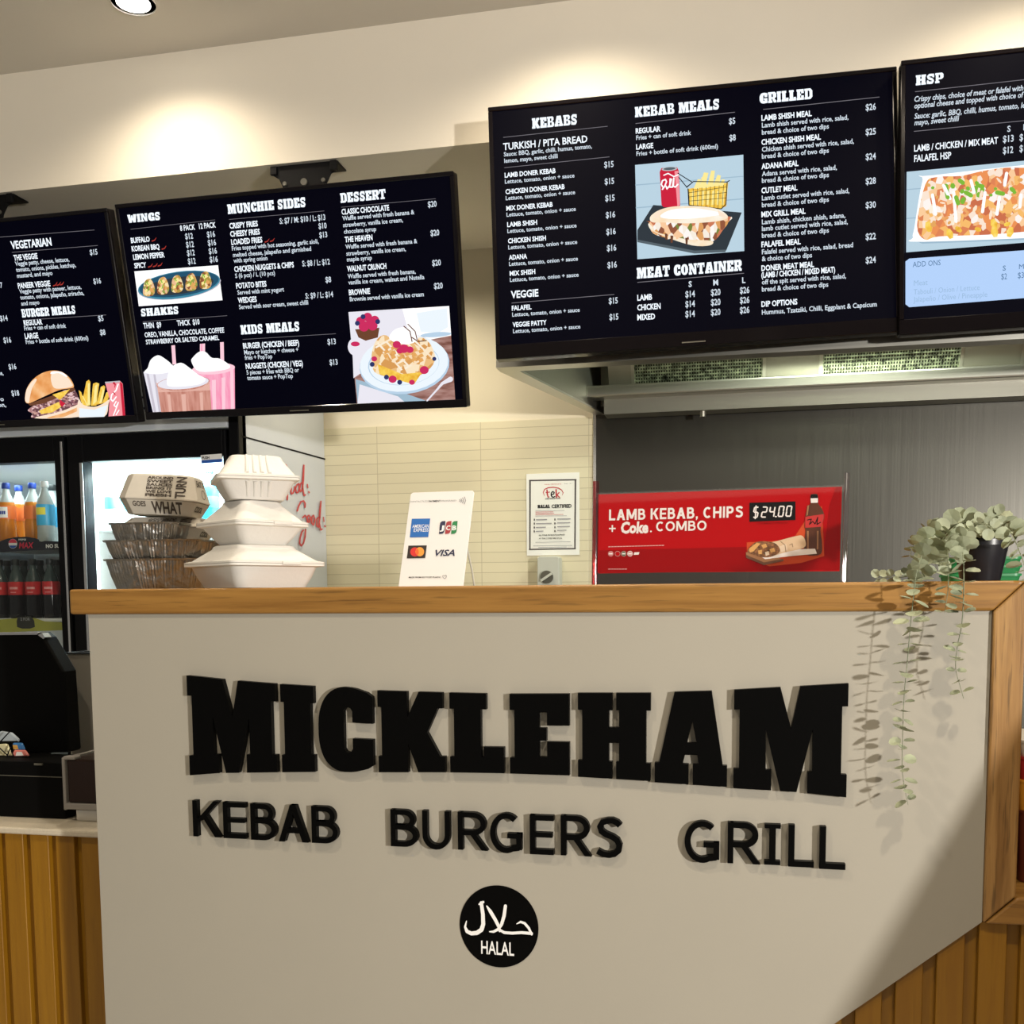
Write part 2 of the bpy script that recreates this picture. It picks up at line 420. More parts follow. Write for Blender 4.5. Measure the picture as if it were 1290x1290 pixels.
SLAB = {
 'M': (1.22, [[(0, 1), (.41, 1), (.51, .60), (.585, 1), (1, 1), (1, .80), (.95, .80), (.95, .2), (1, .2), (1, 0), (.66, 0), (.66, .2), (.70, .2), (.70, .60), (.565, 0), (.42, 0), (.285, .60), (.29, .2), (.34, .2), (.34, 0), (0, 0), (0, .2), (.05, .2), (.05, .8), (0, .8)]]),
 'I': (.46, [[(0, 1), (1, 1), (1, .8), (.9, .8), (.9, .2), (1, .2), (1, 0), (0, 0), (0, .2), (.1, .2), (.1, .8), (0, .8)]]),
 'C': (.80, [_C]),
 'K': (.92, [[(0, 1), (.445, 1), (.445, .68), (.62, 1), (.97, 1), (.97, .8), (.90, .8), (.74, .50), (.93, .2), (1, .2), (1, 0), (.60, 0), (.45, .36), (.45, 0), (0, 0), (0, .2), (.055, .2), (.055, .8), (0, .8)]]),
 'L': (.76, [[(0, 1), (.68, 1), (.68, .8), (.58, .8), (.58, .2), (.63, .2), (.63, .33), (1, .33), (1, 0), (0, 0), (0, .2), (.08, .2), (.08, .8), (0, .8)]]),
 'E': (.80, [[(0, 1), (1, 1), (1, .61), (.63, .61), (.63, .77), (.50, .77), (.50, .58), (.62, .58), (.62, .42), (.50, .42), (.50, .22), (.63, .22), (.63, .41), (1, .41), (1, 0), (0, 0), (0, .2), (.08, .2), (.08, .8), (0, .8)]]),
 'H': (1.0, [[(0, 1), (.475, 1), (.475, .8), (.43, .8), (.43, .6), (.57, .6), (.57, .8), (.53, .8), (.53, 1), (1, 1), (1, .8), (.94, .8), (.94, .2), (1, .2), (1, 0), (.53, 0), (.53, .2), (.57, .2), (.57, .42), (.43, .42), (.43, .2), (.475, .2), (.475, 0), (0, 0), (0, .2), (.06, .2), (.06, .8), (0, .8)]]),
 'A': (1.0, [[(.27, 1), (.52, 1), (.52, .68), (.45, .45), (.52, .45), (.52, .32), (.42, .32), (.39, .22), (.47, .22), (.47, 0), (0, 0), (0, .22), (.06, .22)], [(.52, 1), (.78, 1), (.94, .22), (1, .22), (1, 0), (.53, 0), (.53, .22), (.61, .22), (.59, .32), (.52, .32), (.52, .45), (.58, .45), (.52, .68)]]),
 'B': (.85, [Rc(0, 0, .75, .18), Rc(0, .82, .75, 1), Rc(.08, 0, .42, 1), Rc(.3, .43, .75, .57), [(.62, .55), (.85, .57), (.94, .68), (.94, .88), (.78, 1), (.62, 1)], [(.64, 0), (.82, 0), (1, .12), (1, .36), (.86, .5), (.64, .5)]]),
 'D': (.88, [Rc(0, 0, .6, .2), Rc(0, .8, .6, 1), Rc(.08, 0, .42, 1), [(.55, 1), (.75, 1), (1, .8), (1, .2), (.75, 0), (.55, 0), (.55, .2), (.64, .3), (.64, .7), (.55, .8)]]),
 'G': (.88, [_C, Rc(.62, .02, 1, .46), Rc(.54, .34, 1, .48)]),
 'N': (1.0, [Rc(0, .8, .4, 1), Rc(.08, 0, .3, 1), Rc(0, 0, .4, .2), Rc(.62, .8, 1, 1), Rc(.7, 0, .92, 1), [(.08, 1), (.4, 1), (.92, 0), (.62, 0)]]),
 'O': (.88, [_Ol, mir(_Ol)]),
 'P': (.82, _Ppc),
 'R': (.92, _Ppc + [[(.45, .45), (.72, .42), (1, .16), (1, 0), (.70, 0)]]),
 'S': (.76, stroke2([(.85, .74), (.74, .87), (.35, .88), (.17, .75), (.25, .58), (.7, .43), (.83, .28), (.7, .12), (.3, .12), (.14, .27)], .25) + [Rc(.78, .62, .95, .98), Rc(.04, .02, .2, .38)]),
 'T': (.86, [Rc(0, .8, 1, 1), Rc(.32, 0, .68, 1), Rc(.18, 0, .82, .18), Rc(0, .6, .14, 1), Rc(.86, .6, 1, 1)]),
 'U': (.94, [Rc(.08, .25, .4, 1), Rc(0, .8, .46, 1), Rc(.62, .25, .92, 1), Rc(.54, .8, 1, 1), [(.08, .3), (.4, .3), (.44, .2), (.58, .2), (.62, .3), (.92, .3), (.85, .08), (.65, 0), (.35, 0), (.15, .08)]]),
 'W': (1.3, [[(0, 1), (.34, 1), (.37, .45), (.44, .9), (.56, .9), (.63, .45), (.66, 1), (1, 1), (.86, 0), (.58, 0), (.5, .40), (.42, 0), (.14, 0)]]),
}
def band(pts, w):
    """one polygon following a polyline with mitred corners"""
    q = [pts[0]]
    for p in pts[1:]:
        if math.hypot(p[0] - q[-1][0], p[1] - q[-1][1]) > 1e-3: q.append(p)
    pts = q; n = len(pts); A, B = [], []
    for i in range(n):
        def nrm(a, b):
            L = math.hypot(b[0] - a[0], b[1] - a[1]) or 1e-9
            return (-(b[1] - a[1]) / L, (b[0] - a[0]) / L)
        n0 = nrm(pts[i - 1], pts[i]) if i else nrm(pts[0], pts[1])
        n1 = nrm(pts[i], pts[i + 1]) if i < n - 1 else n0
        mx, my = n0[0] + n1[0], n0[1] + n1[1]; d = (mx * n0[0] + my * n0[1]) or 1e-9
        mx, my = mx / d * w / 2, my / d * w / 2
        A.append((pts[i][0] + mx, pts[i][1] + my)); B.append((pts[i][0] - mx, pts[i][1] - my))
    return A + B[::-1]
def arc(cx, cy, rx, ry, a0, a1, n=14):
    return [(cx + rx * cos(RAD(a0 + (a1 - a0) * i / n)), cy + ry * sin(RAD(a0 + (a1 - a0) * i / n))) for i in range(n + 1)]
SANSW = {'L': .58, 'A': .78, 'M': .92, 'B': .66, 'K': .70, 'E': .58, 'C': .74, 'H': .72, 'I': .17, 'P': .64, 'S': .64, 'O': .82, ',': .16, '+': .50, 'U': .72, 'R': .70, 'G': .78}
def sans_glyph(c, a, w):
    """upright sans capital of height 1, width a, stroke w, as polygons"""
    h = w / 2; ww = w * 1.22
    def para(x0, y0, x1, y1): return [(x0 - ww / 2, y0), (x0 + ww / 2, y0), (x1 + ww / 2, y1), (x1 - ww / 2, y1)]
    st = Rc(0, 0, w, 1)
    if c == 'L': return [st, Rc(0, 0, a, w)]
    if c == 'I': return [Rc(0, 0, a, 1)]
    if c == 'E': return [st, Rc(0, 0, a, w), Rc(0, 1 - w, a, 1), Rc(0, .5 - h * .9, a * .94, .5 + h * .9)]
    if c == 'H': return [st, Rc(a - w, 0, a, 1), Rc(0, .5 - h, a, .5 + h)]
    if c == 'K': return [st, para(w + ww * .25, .44, a - ww / 2, 1), para(a - ww / 2 + .02, 0, w + (a - w) * .30, .60)]
    if c == 'A': return [para(ww / 2, 0, a / 2, 1), para(a - ww / 2, 0, a / 2, 1), Rc(a * .22, .24, a * .78, .24 + w * .9)]
    if c == 'M': return [st, Rc(a - w, 0, a, 1), para(a / 2, .12, ww / 2, 1), para(a / 2, .12, a - ww / 2, 1)]
    if c == 'U': return [band([(h, 1), (h, .38)] + arc(a / 2, .38, a / 2 - h, .38 - h, 180, 360) + [(a - h, 1)], w)]
    if c == 'O': return [band(arc(a / 2, .5, a / 2 - h, .5 - h, 90, 270, 22), w), band(arc(a / 2, .5, a / 2 - h, .5 - h, -90, 90, 22), w)]
    if c == 'C': return [band(arc(a / 2 + .02, .5, a / 2 - h, .5 - h, 48, 312, 24), w)]
    if c == 'G': return [band(arc(a / 2 + .02, .5, a / 2 - h, .5 - h, 50, 318, 24)[:-2] + [(a - h, .14)], w), Rc(a - w, .09, a, .50), Rc(a * .56, .50 - w * .95, a, .50)]
    if c in 'BRP':
        m_ = .53 if c == 'B' else .46; x0 = a * .52; xr = (a * .90 if c == 'B' else a * .96) - h
        out = [st, band([(h, 1 - h), (x0, 1 - h)] + arc(x0, (1 - h + m_) / 2, xr - x0, (1 - h - m_) / 2, 90, -90) + [(h, m_)], w)]
        if c == 'B': out.append(band([(h, m_), (x0, m_)] + arc(x0, (m_ + h) / 2, a - h - x0, (m_ - h) / 2, 90, -90) + [(h, h)], w))
        if c == 'R': out.append(para(a - ww / 2 + .02, 0, a * .48, .46))
        return out
    if c == 'S':
        k = a / .64
        return [band([(x * k, y) for x, y in [(.565, .80), (.50, .87), (.40, .915), (.29, .91), (.17, .86), (.12, .76), (.15, .65), (.25, .58), (.40, .52), (.50, .45), (.55, .34), (.53, .20), (.44, .115), (.32, .085), (.19, .10), (.06, .17)]], w)]
    if c == ',': return [[(.0, w), (a, w), (a, 0), (a * .3, -.16), (0, -.12), (a * .35, 0), (0, 0)]]
    if c == '+': return [Rc(0, .36 - h * .8, a, .36 + h * .8), Rc(a / 2 - h * .8, .36 - a / 2, a / 2 + h * .8, .36 + a / 2)]
    return []
ROUNDED = {'screen_bun', 'screen_bun_shine', 'screen_bread', 'screen_pure_white', 'screen_doner_filling', 'screen_loaded_chips', 'screen_glazed_wings', 'screen_waffle', 'screen_patty', 'bottle_brown', 'wrap_cream', 'print_meat'}
class Pic:
    """flat artwork lying on the plane y = 0 of a frame M4 (its front looks along -y), measured on the photograph"""
    def __init__(s, M4, gap=0.0004, base=0.0006):
        s.M = M4; s.inv = M4.inverted(); s.mb = MB(); s.gap = gap; s.k = base; s.Z = lambda x, y: (x, y)
    def uv(s, x, y):
        px, py = s.Z(x, y)
        o = s.inv @ CAM; d = s.inv.to_3x3() @ ray(px, py)
        t = -o.y / d.y
        return (o.x + d.x * t, o.z + d.z * t)
    def layer(s): s.k += s.gap
    def raw(s, polys, mat):
        for i_, p in enumerate(polys):
            n = len(p); kk = s.k + (i_ % 7) * 2.5e-5
            a = sum(p[i][0] * p[(i + 1) % n][1] - p[(i + 1) % n][0] * p[i][1] for i in range(n))
            if a < 0: p = list(reversed(p))
            s.mb.add([(x, -kk, z) for x, z in p], [list(range(n))], mat)
        s.layer()
    def sans(s, body, x0, yb, x1, cap, mat, slope=-0.03, wt=.185, sp=.13):
        p0 = s.uv(x0, yb); p1 = s.uv(x1, yb + slope * (x1 - x0)); pt = s.uv(x0, yb - cap)
        h = pt[1] - p0[1]; tot = sum(.34 if c == ' ' else SANSW[c] + sp for c in body) - sp
        k = (p1[0] - p0[0]) / tot; x = p0[0]; L = []
        for c in body:
            if c == ' ': x += .34 * k; continue
            a = SANSW[c] * k / h
            L += [[(x + u * h, p0[1] + v * h) for u, v in p] for p in sans_glyph(c, a, wt)]
            x += (SANSW[c] + sp) * k
        s.raw(L, mat)
    def poly(s, pts, mat):
        L = [s.uv(*p) for p in pts]
        if mat.name in ROUNDED and len(L) > 4:              # soft closed outline through the points
            n = len(L); S = []
            for i in range(n):
                a, b, c, d = L[i - 1], L[i], L[(i + 1) % n], L[(i + 2) % n]
                for j in range(4):
                    t = j / 4
                    S.append(tuple(.5 * (2 * b[k] + (c[k] - a[k]) * t + (2 * a[k] - 5 * b[k] + 4 * c[k] - d[k]) * t * t + (3 * b[k] - a[k] - 3 * c[k] + d[k]) * t ** 3) for k in (0, 1)))
            L = S
        s.raw([L], mat)
    def polys(s, L, mat): s.raw([[s.uv(*p) for p in pts] for pts in L], mat)
    def ell(s, cx, cy, rx, ry, mat, rot=0.0, n=28, a0=0, a1=360):
        r = RAD(rot); pts = []
        for k in range(n if a1 - a0 >= 360 else n + 1):
            a = RAD(a0 + (a1 - a0) * k / n)
            x, y = rx * cos(a), ry * sin(a)
            pts.append((cx + x * cos(r) - y * sin(r), cy + x * sin(r) + y * cos(r)))
        s.poly(pts, mat)
    def stroke(s, pts, wd, mat, discs=True):
        s.polys(stroke2(pts, wd, discs), mat)
    def text(s, body, x0, yb, x1, cap, mat, bold=0.020, shear=0.0, slope=-0.1, font=None, res=2):
        p0 = s.uv(x0, yb); p1 = s.uv(x1, yb + slope * (x1 - x0)); pt = s.uv(x0, yb - cap)
        vs, fs = text_mesh(body, bold, shear, font, res)
        if not vs: return
        xa = min(v[0] for v in vs); xb = max(v[0] for v in vs)
        kx = (p1[0] - p0[0]) / (xb - xa); kz = (pt[1] - p0[1]) / CAPH
        s.mb.add([(p0[0] + (x - xa) * kx, -s.k, p0[1] + y * kz) for x, y in vs], fs, mat)
    def slab(s, body, x0, yb, x1, cap, mat, slope=-0.1):
        p0 = s.uv(x0, yb); p1 = s.uv(x1, yb + slope * (x1 - x0)); pt = s.uv(x0, yb - cap)
        tot = sum(.45 if c == ' ' else SLAB[c][0] + .07 for c in body) - .07
        k = (p1[0] - p0[0]) / tot; h = pt[1] - p0[1]; x = p0[0]; L = []
        for c in body:
            if c == ' ': x += .45 * k; continue
            wd, pl = SLAB[c]
            L += [[(x + u * wd * k, p0[1] + v * h) for u, v in p] for p in pl]
            x += (wd + .07) * k
        s.raw(L, mat)
    def rule(s, a, b, wd, mat): s.stroke([a, b], wd, mat, False)
    def build(s, name, parent, world_parent=None):
        o = s.mb.build(name, None, parent)
        if world_parent is not None:
            o.matrix_local = world_parent.inverted() @ s.M
        return o

# ================================================================== the room
structure(MB().box((-6, -4, -0.05), (5, 3.8, 0.0)).build('floor', M['floor']))
structure(MB().box((-6, -4, Z_CEIL), (5, Y_BULK + 0.02, Z_CEIL + 0.1)).build('ceiling', M['ceiling']))
structure(MB().box((-6, Y_BACK, 0), (5, Y_BACK + 0.1, Z_SOFFIT)).build('wall_back', M['wall']))
# bulkhead: a dropped box whose face stands over the servery and whose soffit runs to the back wall
bk = MB(); bk.box((-6, Y_BULK, Z_SOFFIT), (5, Y_BACK + 0.1, Z_CEIL + 0.1))
structure(bk.build('wall_bulkhead', M['bulk']))
xt = onY(749, 600, Y_BACK - 0.01).x
zt = onY(600, 532, Y_BACK - 0.008).z
tl = MB(); tl.box((0, -0.008, 0), (xt + 2.2, 0, zt - 0.6))
o = tl.build('wall_tiled', M['tile']); o.location = (-2.2, Y_BACK, 0.6)
vj = onY(606, 620, Y_BACK - 0.008).x
o.location.x = vj - 0.398 * 4; o.data.transform(Matrix.Translation((-0.0, 0, 0)))
for v in o.data.vertices:
    if v.co.x > 1: v.co.x = xt - o.location.x
structure(o)
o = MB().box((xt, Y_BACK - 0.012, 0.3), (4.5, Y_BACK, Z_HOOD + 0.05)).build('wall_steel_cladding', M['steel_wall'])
structure(o)
o = MB().box((xt - 0.004, Y_BACK - 0.016, 0.3), (xt + 0.006, Y_BACK, Z_HOOD)).build('trim_1', M['silver']); structure(o)

# ================================================================== downlights
def downlight(x, y, label, energy, angle=95, blend=0.35):
    t = thing('ceiling_light', label, 'ceiling light', (x, y, Z_CEIL), group='recessed downlights')
    MB().lathe([(0.058, -0.004), (0.058, -0.0), (0.044, 0.0), (0.044, -0.004)], 32, cap0=False, cap1=False).build('trim_ring', M['rim'], t, smooth=30)
    MB().lathe([(0.044, -0.003), (0.044, -0.001)], 32).build('diffuser', M['lamp'], t)
    l = bpy.data.lights.new('downlight_lamp', 'SPOT'); l.energy = energy; l.color = WARM
    l.spot_size = RAD(angle); l.spot_blend = blend; l.shadow_soft_size = 0.04
    lo = bpy.data.objects.new('downlight_lamp', l); col.objects.link(lo); lo.parent = t; lo.location = (0, 0, -0.012)
    return t
p = onZ(168, 3, Z_CEIL)
downlight(p.x, p.y, 'round glowing downlight in the ceiling at the upper left', 34, 146, 1.0)
for x, y, e in ((-0.42, 2.57, 34), (0.70, 2.57, 32)):      # its neighbours along the bulkhead, above the picture
    spot_light('bulkhead_downlight', (x, y, Z_CEIL - 0.013), (x, y, 0), e, WARM, 146, 1.0, 0.04)

# ================================================================== range hood
hood = thing('range_hood', 'stainless steel exhaust hood over the cooking area behind the right screens', 'range hood', (X_HOOD, Y_BULK, Z_HOOD))
XR = 2.6
h = MB()
h.box((X_HOOD, Y_BULK, Z_HOOD), (XR, Y_BULK + 0.03, Z_SOFFIT - 0.0005))                # front sheet
h.build('front_panel', M['steel'], hood, world=True)
XHB = xt + .004; YHB = Y_BACK - .014                                            # the side runs slightly askew to the back corner
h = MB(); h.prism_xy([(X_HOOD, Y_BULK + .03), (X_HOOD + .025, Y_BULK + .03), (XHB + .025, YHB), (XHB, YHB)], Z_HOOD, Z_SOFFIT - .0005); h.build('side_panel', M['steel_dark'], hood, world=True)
h = MB()                                                                       # folded lower rim
h.box((X_HOOD, Y_BULK - 0.002, Z_HOOD - 0.006), (XR, Y_BULK + 0.055, Z_HOOD))
h.prism_xy([(X_HOOD, Y_BULK + .055), (X_HOOD + .055, Y_BULK + .055), (XHB + .035, YHB), (XHB, YHB)], Z_HOOD - .006, Z_HOOD)
h.build('bottom_rim', M['steel'], hood, world=True)
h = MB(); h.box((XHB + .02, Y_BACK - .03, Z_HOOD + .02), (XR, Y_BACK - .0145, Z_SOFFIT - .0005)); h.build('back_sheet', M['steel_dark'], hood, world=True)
# rear plenum: flat face low on the wall, gutter above it, then the sloping filter bank
xg = X_HOOD + 0.03
Yg = 3.58
zg0 = onY(762, 522, Yg).z; zg1 = onY(760, 499.5, Yg - 0.055).z; zg2 = onY(757, 485, Yg - 0.055).z
h = MB(); xp_ = onY(761, 510, Yg).x; xg_ = onY(738, 493, Yg - .055).x
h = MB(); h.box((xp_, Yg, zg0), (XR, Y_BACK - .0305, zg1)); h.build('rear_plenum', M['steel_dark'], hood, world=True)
h = MB(); h.prism_xz([(xg_, zg1), (XR, zg1), (XR, zg2), (xg_, zg2)], Yg - 0.055, Yg + 0.02)
h.build('grease_gutter', M['steel'], hood, world=True, bevel=0.006)
# filter bank slopes from the gutter up towards the front
zf0 = zg2 - 0.01; Yf0 = Yg + 0.02; Yf1 = 3.26; zf1 = Z_SOFFIT
def on_slope(px, py):
    d = ray(px, py)
    n = Vector((0, zf1 - zf0, -(Yf1 - Yf0))); p0 = Vector((0, Yf0, zf0))
    t = (p0 - CAM).dot(n) / d.dot(n)
    return CAM + d * t
sl = Vector((0, Yf1 - Yf0, zf1 - zf0)).normalized(); nrm = Vector((0, -sl.z, sl.y)).normalized()
if nrm.y > 0: nrm = -nrm
def slope_box(mb, x0, x1, s0, s1, d0, d1, mat=None):
    b = Vector((0, Yf0, zf0)); v = []
    for dd in (d0, d1):
        for (x, s) in ((x0, s0), (x1, s0), (x1, s1), (x0, s1)):
            v.append(b + Vector((x, 0, 0)) + sl * s + nrm * dd)
    mb.add(v, [(0, 1, 2, 3), (7, 6, 5, 4), (0, 4, 5, 1), (1, 5, 6, 2), (2, 6, 7, 3), (3, 7, 4, 0)], mat)
LS = (Vector((0, Yf1, zf1)) - Vector((0, Yf0, zf0))).length
fx = [(on_slope(797, 470).x, on_slope(963, 460).x), (on_slope(1034, 455).x, on_slope(1212, 445).x), (on_slope(1290, 435).x, on_slope(1290, 435).x + 0.42)]
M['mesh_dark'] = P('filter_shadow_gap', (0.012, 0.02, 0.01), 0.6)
M['mesh'] = P('filter_mesh_metal', (0.30, 0.34, 0.24), 0.3, metal=0.6, noise=0.95, nscale=55)
edges = [on_slope(766, 480).x] + [v for a in fx for v in a] + [XR]
for i in range(0, len(edges), 2):
    q = MB(); slope_box(q, edges[i] + 0.004, edges[i + 1] - 0.004, 0, LS, 0.0, 0.012); q.build('blank_panel', M['steel_dark'], hood, world=True)
for a, b in fx:
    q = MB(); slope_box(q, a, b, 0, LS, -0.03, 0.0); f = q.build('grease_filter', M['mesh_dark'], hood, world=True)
    g = MB(); n = int((b - a) / 0.0085)
    for i in range(n + 1):
        x = a + (b - a) * i / n; slope_box(g, x - 0.0020, x + 0.0020, 0.0, LS, 0.002, 0.006)
    for i in range(int(LS / 0.0115)):
        slope_box(g, a, b, i * 0.0115, i * 0.0115 + 0.003, 0.003, 0.0075)
    g.build('filter_mesh', M['mesh'], f)
    q = MB()
    for x in (a, b):
        q = MB(); slope_box(q, x - 0.006, x + 0.006, 0, LS, 0.0, 0.012); q.build('filter_frame', M['steel'], f)
sp = onY(885, 524, Yg)
h = MB(); h.tube([(sp.x, Yg + 0.03, zg0 + 0.01), (sp.x, Yg + 0.03, zg0 - 0.018)], 0.011, 12); h.build('drain_spout', M['steel_dark'], hood, world=True)
hl = area_light('hood_lamp', (0.42, 3.12, Z_SOFFIT - 0.10), (0.42, 3.5, 1.6), 0.35, 15, (0.92, 1.0, 0.82), 0.10)
hl.parent = hood; hl.location = Vector(hl.location) - hood.location

# ================================================================== service counter
ctr = thing('service_counter', 'tall pale service counter edged in timber with the shop name on its front', 'counter', (0, Y_PANEL, 0))
XL = onY(108, 775, Y_PANEL).x; XPR = onY(1247, 900, Y_PANEL).x
zb = Z_TOP - 0.047
ZL = onY(1245, 1164, Y_PANEL).z            # under side of the low timber ledge
dg = onY(1055, 1290, Y_PANEL)
slope = (ZL - dg.z) / (XPR - dg.x)
pl = [(XL, zb), (XPR, zb), (XPR, ZL), (XPR - (ZL - 0.10) / slope, 0.10), (XL, 0.10)]
MB().prism_xz(pl, Y_PANEL + 0.008, Y_PANEL + 0.05).build('front_panel', M['panel'], ctr, world=True)
XT0 = onY(87, 760, Y_PANEL).x; XPO = XPR + 0.047
YB = 2.14
q = MB(); e = 0.004
q.prism_xz([(XT0, zb), (XPR, zb), (XPO, Z_TOP), (XT0, Z_TOP)], Y_PANEL, YB)
tag(q.build('timber_top', M['oak'], ctr, world=True, bevel=0.005, seg=3), 'thick honey-coloured timber top')
q = MB(); q.prism_xz([(XPR + 0.0006, zb - 0.0004), (XPR + 0.0006, ZL), (XPO + 0.0006, ZL + 0.047), (XPO + 0.0006, Z_TOP - 0.0004)], Y_PANEL, YB)
q.build('timber_post', M['oakv'], ctr, world=True, bevel=0.003)
q = MB(); q.prism_xz([(XPR + 0.003, ZL), (2.4, ZL), (2.4, ZL + 0.045), (XPO + 0.002, ZL + 0.045)], Y_PANEL, YB + 0.35)
tag(q.build('timber_ledge', M['oak'], ctr, world=True, bevel=0.004), 'low timber ledge to the right of the white panel')
# carcass behind the panel
q = MB(); q.box((XL + 0.01, Y_PANEL + 0.0505, 0.0), (XPR - 0.01, YB - 0.02, zb - 0.0005)); q.build('carcass', M['panel'], ctr, world=True)
def slats(x0, x1, y, z0, z1, proud, gap, start, name, parent):
    q = MB()
    q.box((x0, y + 0.014, z0), (x1, y + 0.03, z1), M['slat'])
    x = start
    while x > x0: x -= proud + gap
    while x < x1:
        a, b = max(x, x0), min(x + proud, x1)
        if b - a > 0.002: q.box((a, y, z0), (b, y + 0.014, z1), M['slat'])
        x += proud + gap
    return q.build(name, M['slat'], parent, world=True, bevel=0.0012, seg=1)
Ysl = Y_PANEL + 0.014
s0 = onY(1233, 1200, Ysl).x; s1 = onY(1268, 1200, Ysl).x; s2 = onY(1286, 1200, Ysl).x
xdg = XPR - (ZL - 0.10) / slope
q = MB(); q.box((-0.1, Ysl + 0.0145, 0.02), (2.4, Ysl + 0.03, ZL - 0.001), M['slat'])
x = s0 - 20 * (s2 - s0)
while x < 2.4:
    a, b = max(x, -0.1), min(x + (s1 - s0), 2.4)
    if b > a:
        # slats under the panel stop short of its back
        if b <= XPR: q.box((a, Ysl, 0.02), (b, Ysl + 0.0145, 0.102 + max(0, (b - xdg)) * slope), M['slat'])
        else: q.box((a, Ysl, 0.02), (b, Ysl + 0.0145, ZL - 0.001), M['slat'])
    x += s2 - s0
o = q.build('slat_cladding', M['slat'], ctr, world=True, bevel=0.001, seg=1)
tag(o, 'upright timber slats below the panel edge')

# raised black letters
sign = thing('shop_name_lettering', 'large raised black slab letters reading MICKLEHAM on the pale counter front', 'sign lettering', (0, Y_PANEL + 0.008, 1.06))
YL = Y_PANEL - 0.0045
TOPS = [(237, 851), (291, 857), (354, 862), (395, 864.5), (430, 865), (476, 870), (560, 872.5), (602, 873.5), (642, 874.2), (717, 874), (728, 873), (819, 873), (855, 871.5), (895, 870.5), (926, 869), (987, 865.5), (1009, 864.5), (1068, 861)]
BOTS = [(237, 977), (274, 974), (347, 973), (395, 972.5), (469, 973), (560, 973), (634, 974.2), (642, 974.5), (717, 977), (728, 978.5), (819, 984), (825, 985.5), (916, 991.5), (924, 993), (967, 995.5), (1011, 998.5), (1064, 1004.5)]
def interp(tab, X):
    t = [(onY(px, py, YL).x, onY(px, py, YL).z) for px, py in tab]
    if X <= t[0][0]: return t[0][1]
    for (a, za), (b, zb_) in zip(t, t[1:]):
        if X <= b: return za + (zb_ - za) * (X - a) / (b - a)
    return t[-1][1]
LET = [('M', 237, 347.5), ('I', 354, 395.5), ('C', 401, 469.5), ('K', 476, 560), ('L', 566.5, 634.5), ('E', 642, 717), ('H', 728, 819.5), ('A', 825, 916.5), ('M', 924.5, 1068)]
for c, a, b in LET:
    xa, xb = onY(a, 915, YL).x, onY(b, 915, YL).x
    q = MB()
    for poly in SLAB[c][1]:
        pts = []
        n = len(poly)
        for i in range(n):                    # subdivide long edges so that the arch stays smooth
            (u0, v0), (u1, v1) = poly[i], poly[(i + 1) % n]
            k = max(1, int(abs(u1 - u0) / 0.12))
            for j in range(k): pts.append((u0 + (u1 - u0) * j / k, v0 + (v1 - v0) * j / k))
        W3 = []
        for u, v in pts:
            X = xa + (xb - xa) * u; zb0, zt0 = interp(BOTS, X), interp(TOPS, X)
            W3.append((X, zb0 + (zt0 - zb0) * v))
        q.prism_xz(W3, YL, Y_PANEL + 0.008)
    q.build('letter', M['black_gloss'], sign, world=True)

def raised_word(name, label, chars, cap_tab):
    t = thing(name, label, 'sign lettering', (0, Y_PANEL + 0.008, 0.95))
    for c, x0, x1, yt, yb in chars:
        p0 = onY(x0, yb, YL); p1 = onY(x1, yb, YL); pt = onY((x0 + x1) / 2, yt, YL)
        h_ = pt.z - p0.z
        q = MB()
        if c == 'I':
            wd = p1.x - p0.x; s_ = h_ * 0.10; st = h_ * 0.15
            q.prism_xz([(p0.x, p0.z), (p1.x, p0.z), (p1.x, p0.z + s_), (p0.x + wd / 2 + st / 2, p0.z + s_), (p0.x + wd / 2 + st / 2, p0.z + h_ - s_), (p1.x, p0.z + h_ - s_), (p1.x, p0.z + h_), (p0.x, p0.z + h_), (p0.x, p0.z + h_ - s_), (p0.x + wd / 2 - st / 2, p0.z + h_ - s_), (p0.x + wd / 2 - st / 2, p0.z + s_), (p0.x, p0.z + s_)], YL, Y_PANEL + 0.008)
        else:
            dz = p1.z - p0.z
            for i_, p_ in enumerate(sans_glyph(c, (p1.x - p0.x) / h_, .136)):
                q.prism_xz([(p0.x + u * h_, p0.z + v * h_) for u, v in p_], YL - i_ * 2e-5, Y_PANEL + 0.008)
        q.build('letter', M['black_gloss'], t, world=True)
# left, right, top, bottom of each letter on the photograph
def zz(L, oy=0): return [(c, Zl(x0, 0)[0], Zl(x1, 0)[0], Zl(0, a)[1], Zl(0, b)[1]) for c, x0, x1, a, b in L]
Zl = Zm(200, 820, 1290 / 460)
raised_word('kebab_lettering', 'small raised black letters reading KEBAB under the shop name', zz([('K', 122, 216, 530, 655), ('E', 229, 308, 536, 661), ('B', 326, 415, 541, 667), ('A', 424, 528, 545, 673), ('B', 541, 633, 550, 678)]), None)
raised_word('burgers_lettering', 'small raised black letters reading BURGERS under the shop name', zz([('B', 820, 915, 562, 690), ('U', 932, 1029, 566, 700), ('R', 1057, 1160, 571, 702), ('G', 1168, 1282, 573, 712)]) +
            [(c, 640 + a / 2.804, 640 + b / 2.804, 820 + t / 2.804, 820 + d / 2.804) for c, a, b, t, d in [('E', 77, 161, 581, 718), ('R', 186, 292, 583, 722), ('S', 306, 407, 587, 732)]], None)
Zl = Zm(640, 820, 1290 / 460)
raised_word('grill_lettering', 'small raised black letters reading GRILL under the shop name', zz([('G', 620, 746, 601, 746), ('R', 775, 888, 607, 750), ('I', 905, 962, 613, 755), ('L', 990, 1080, 616, 762), ('L', 1100, 1192, 622, 770)]), None)

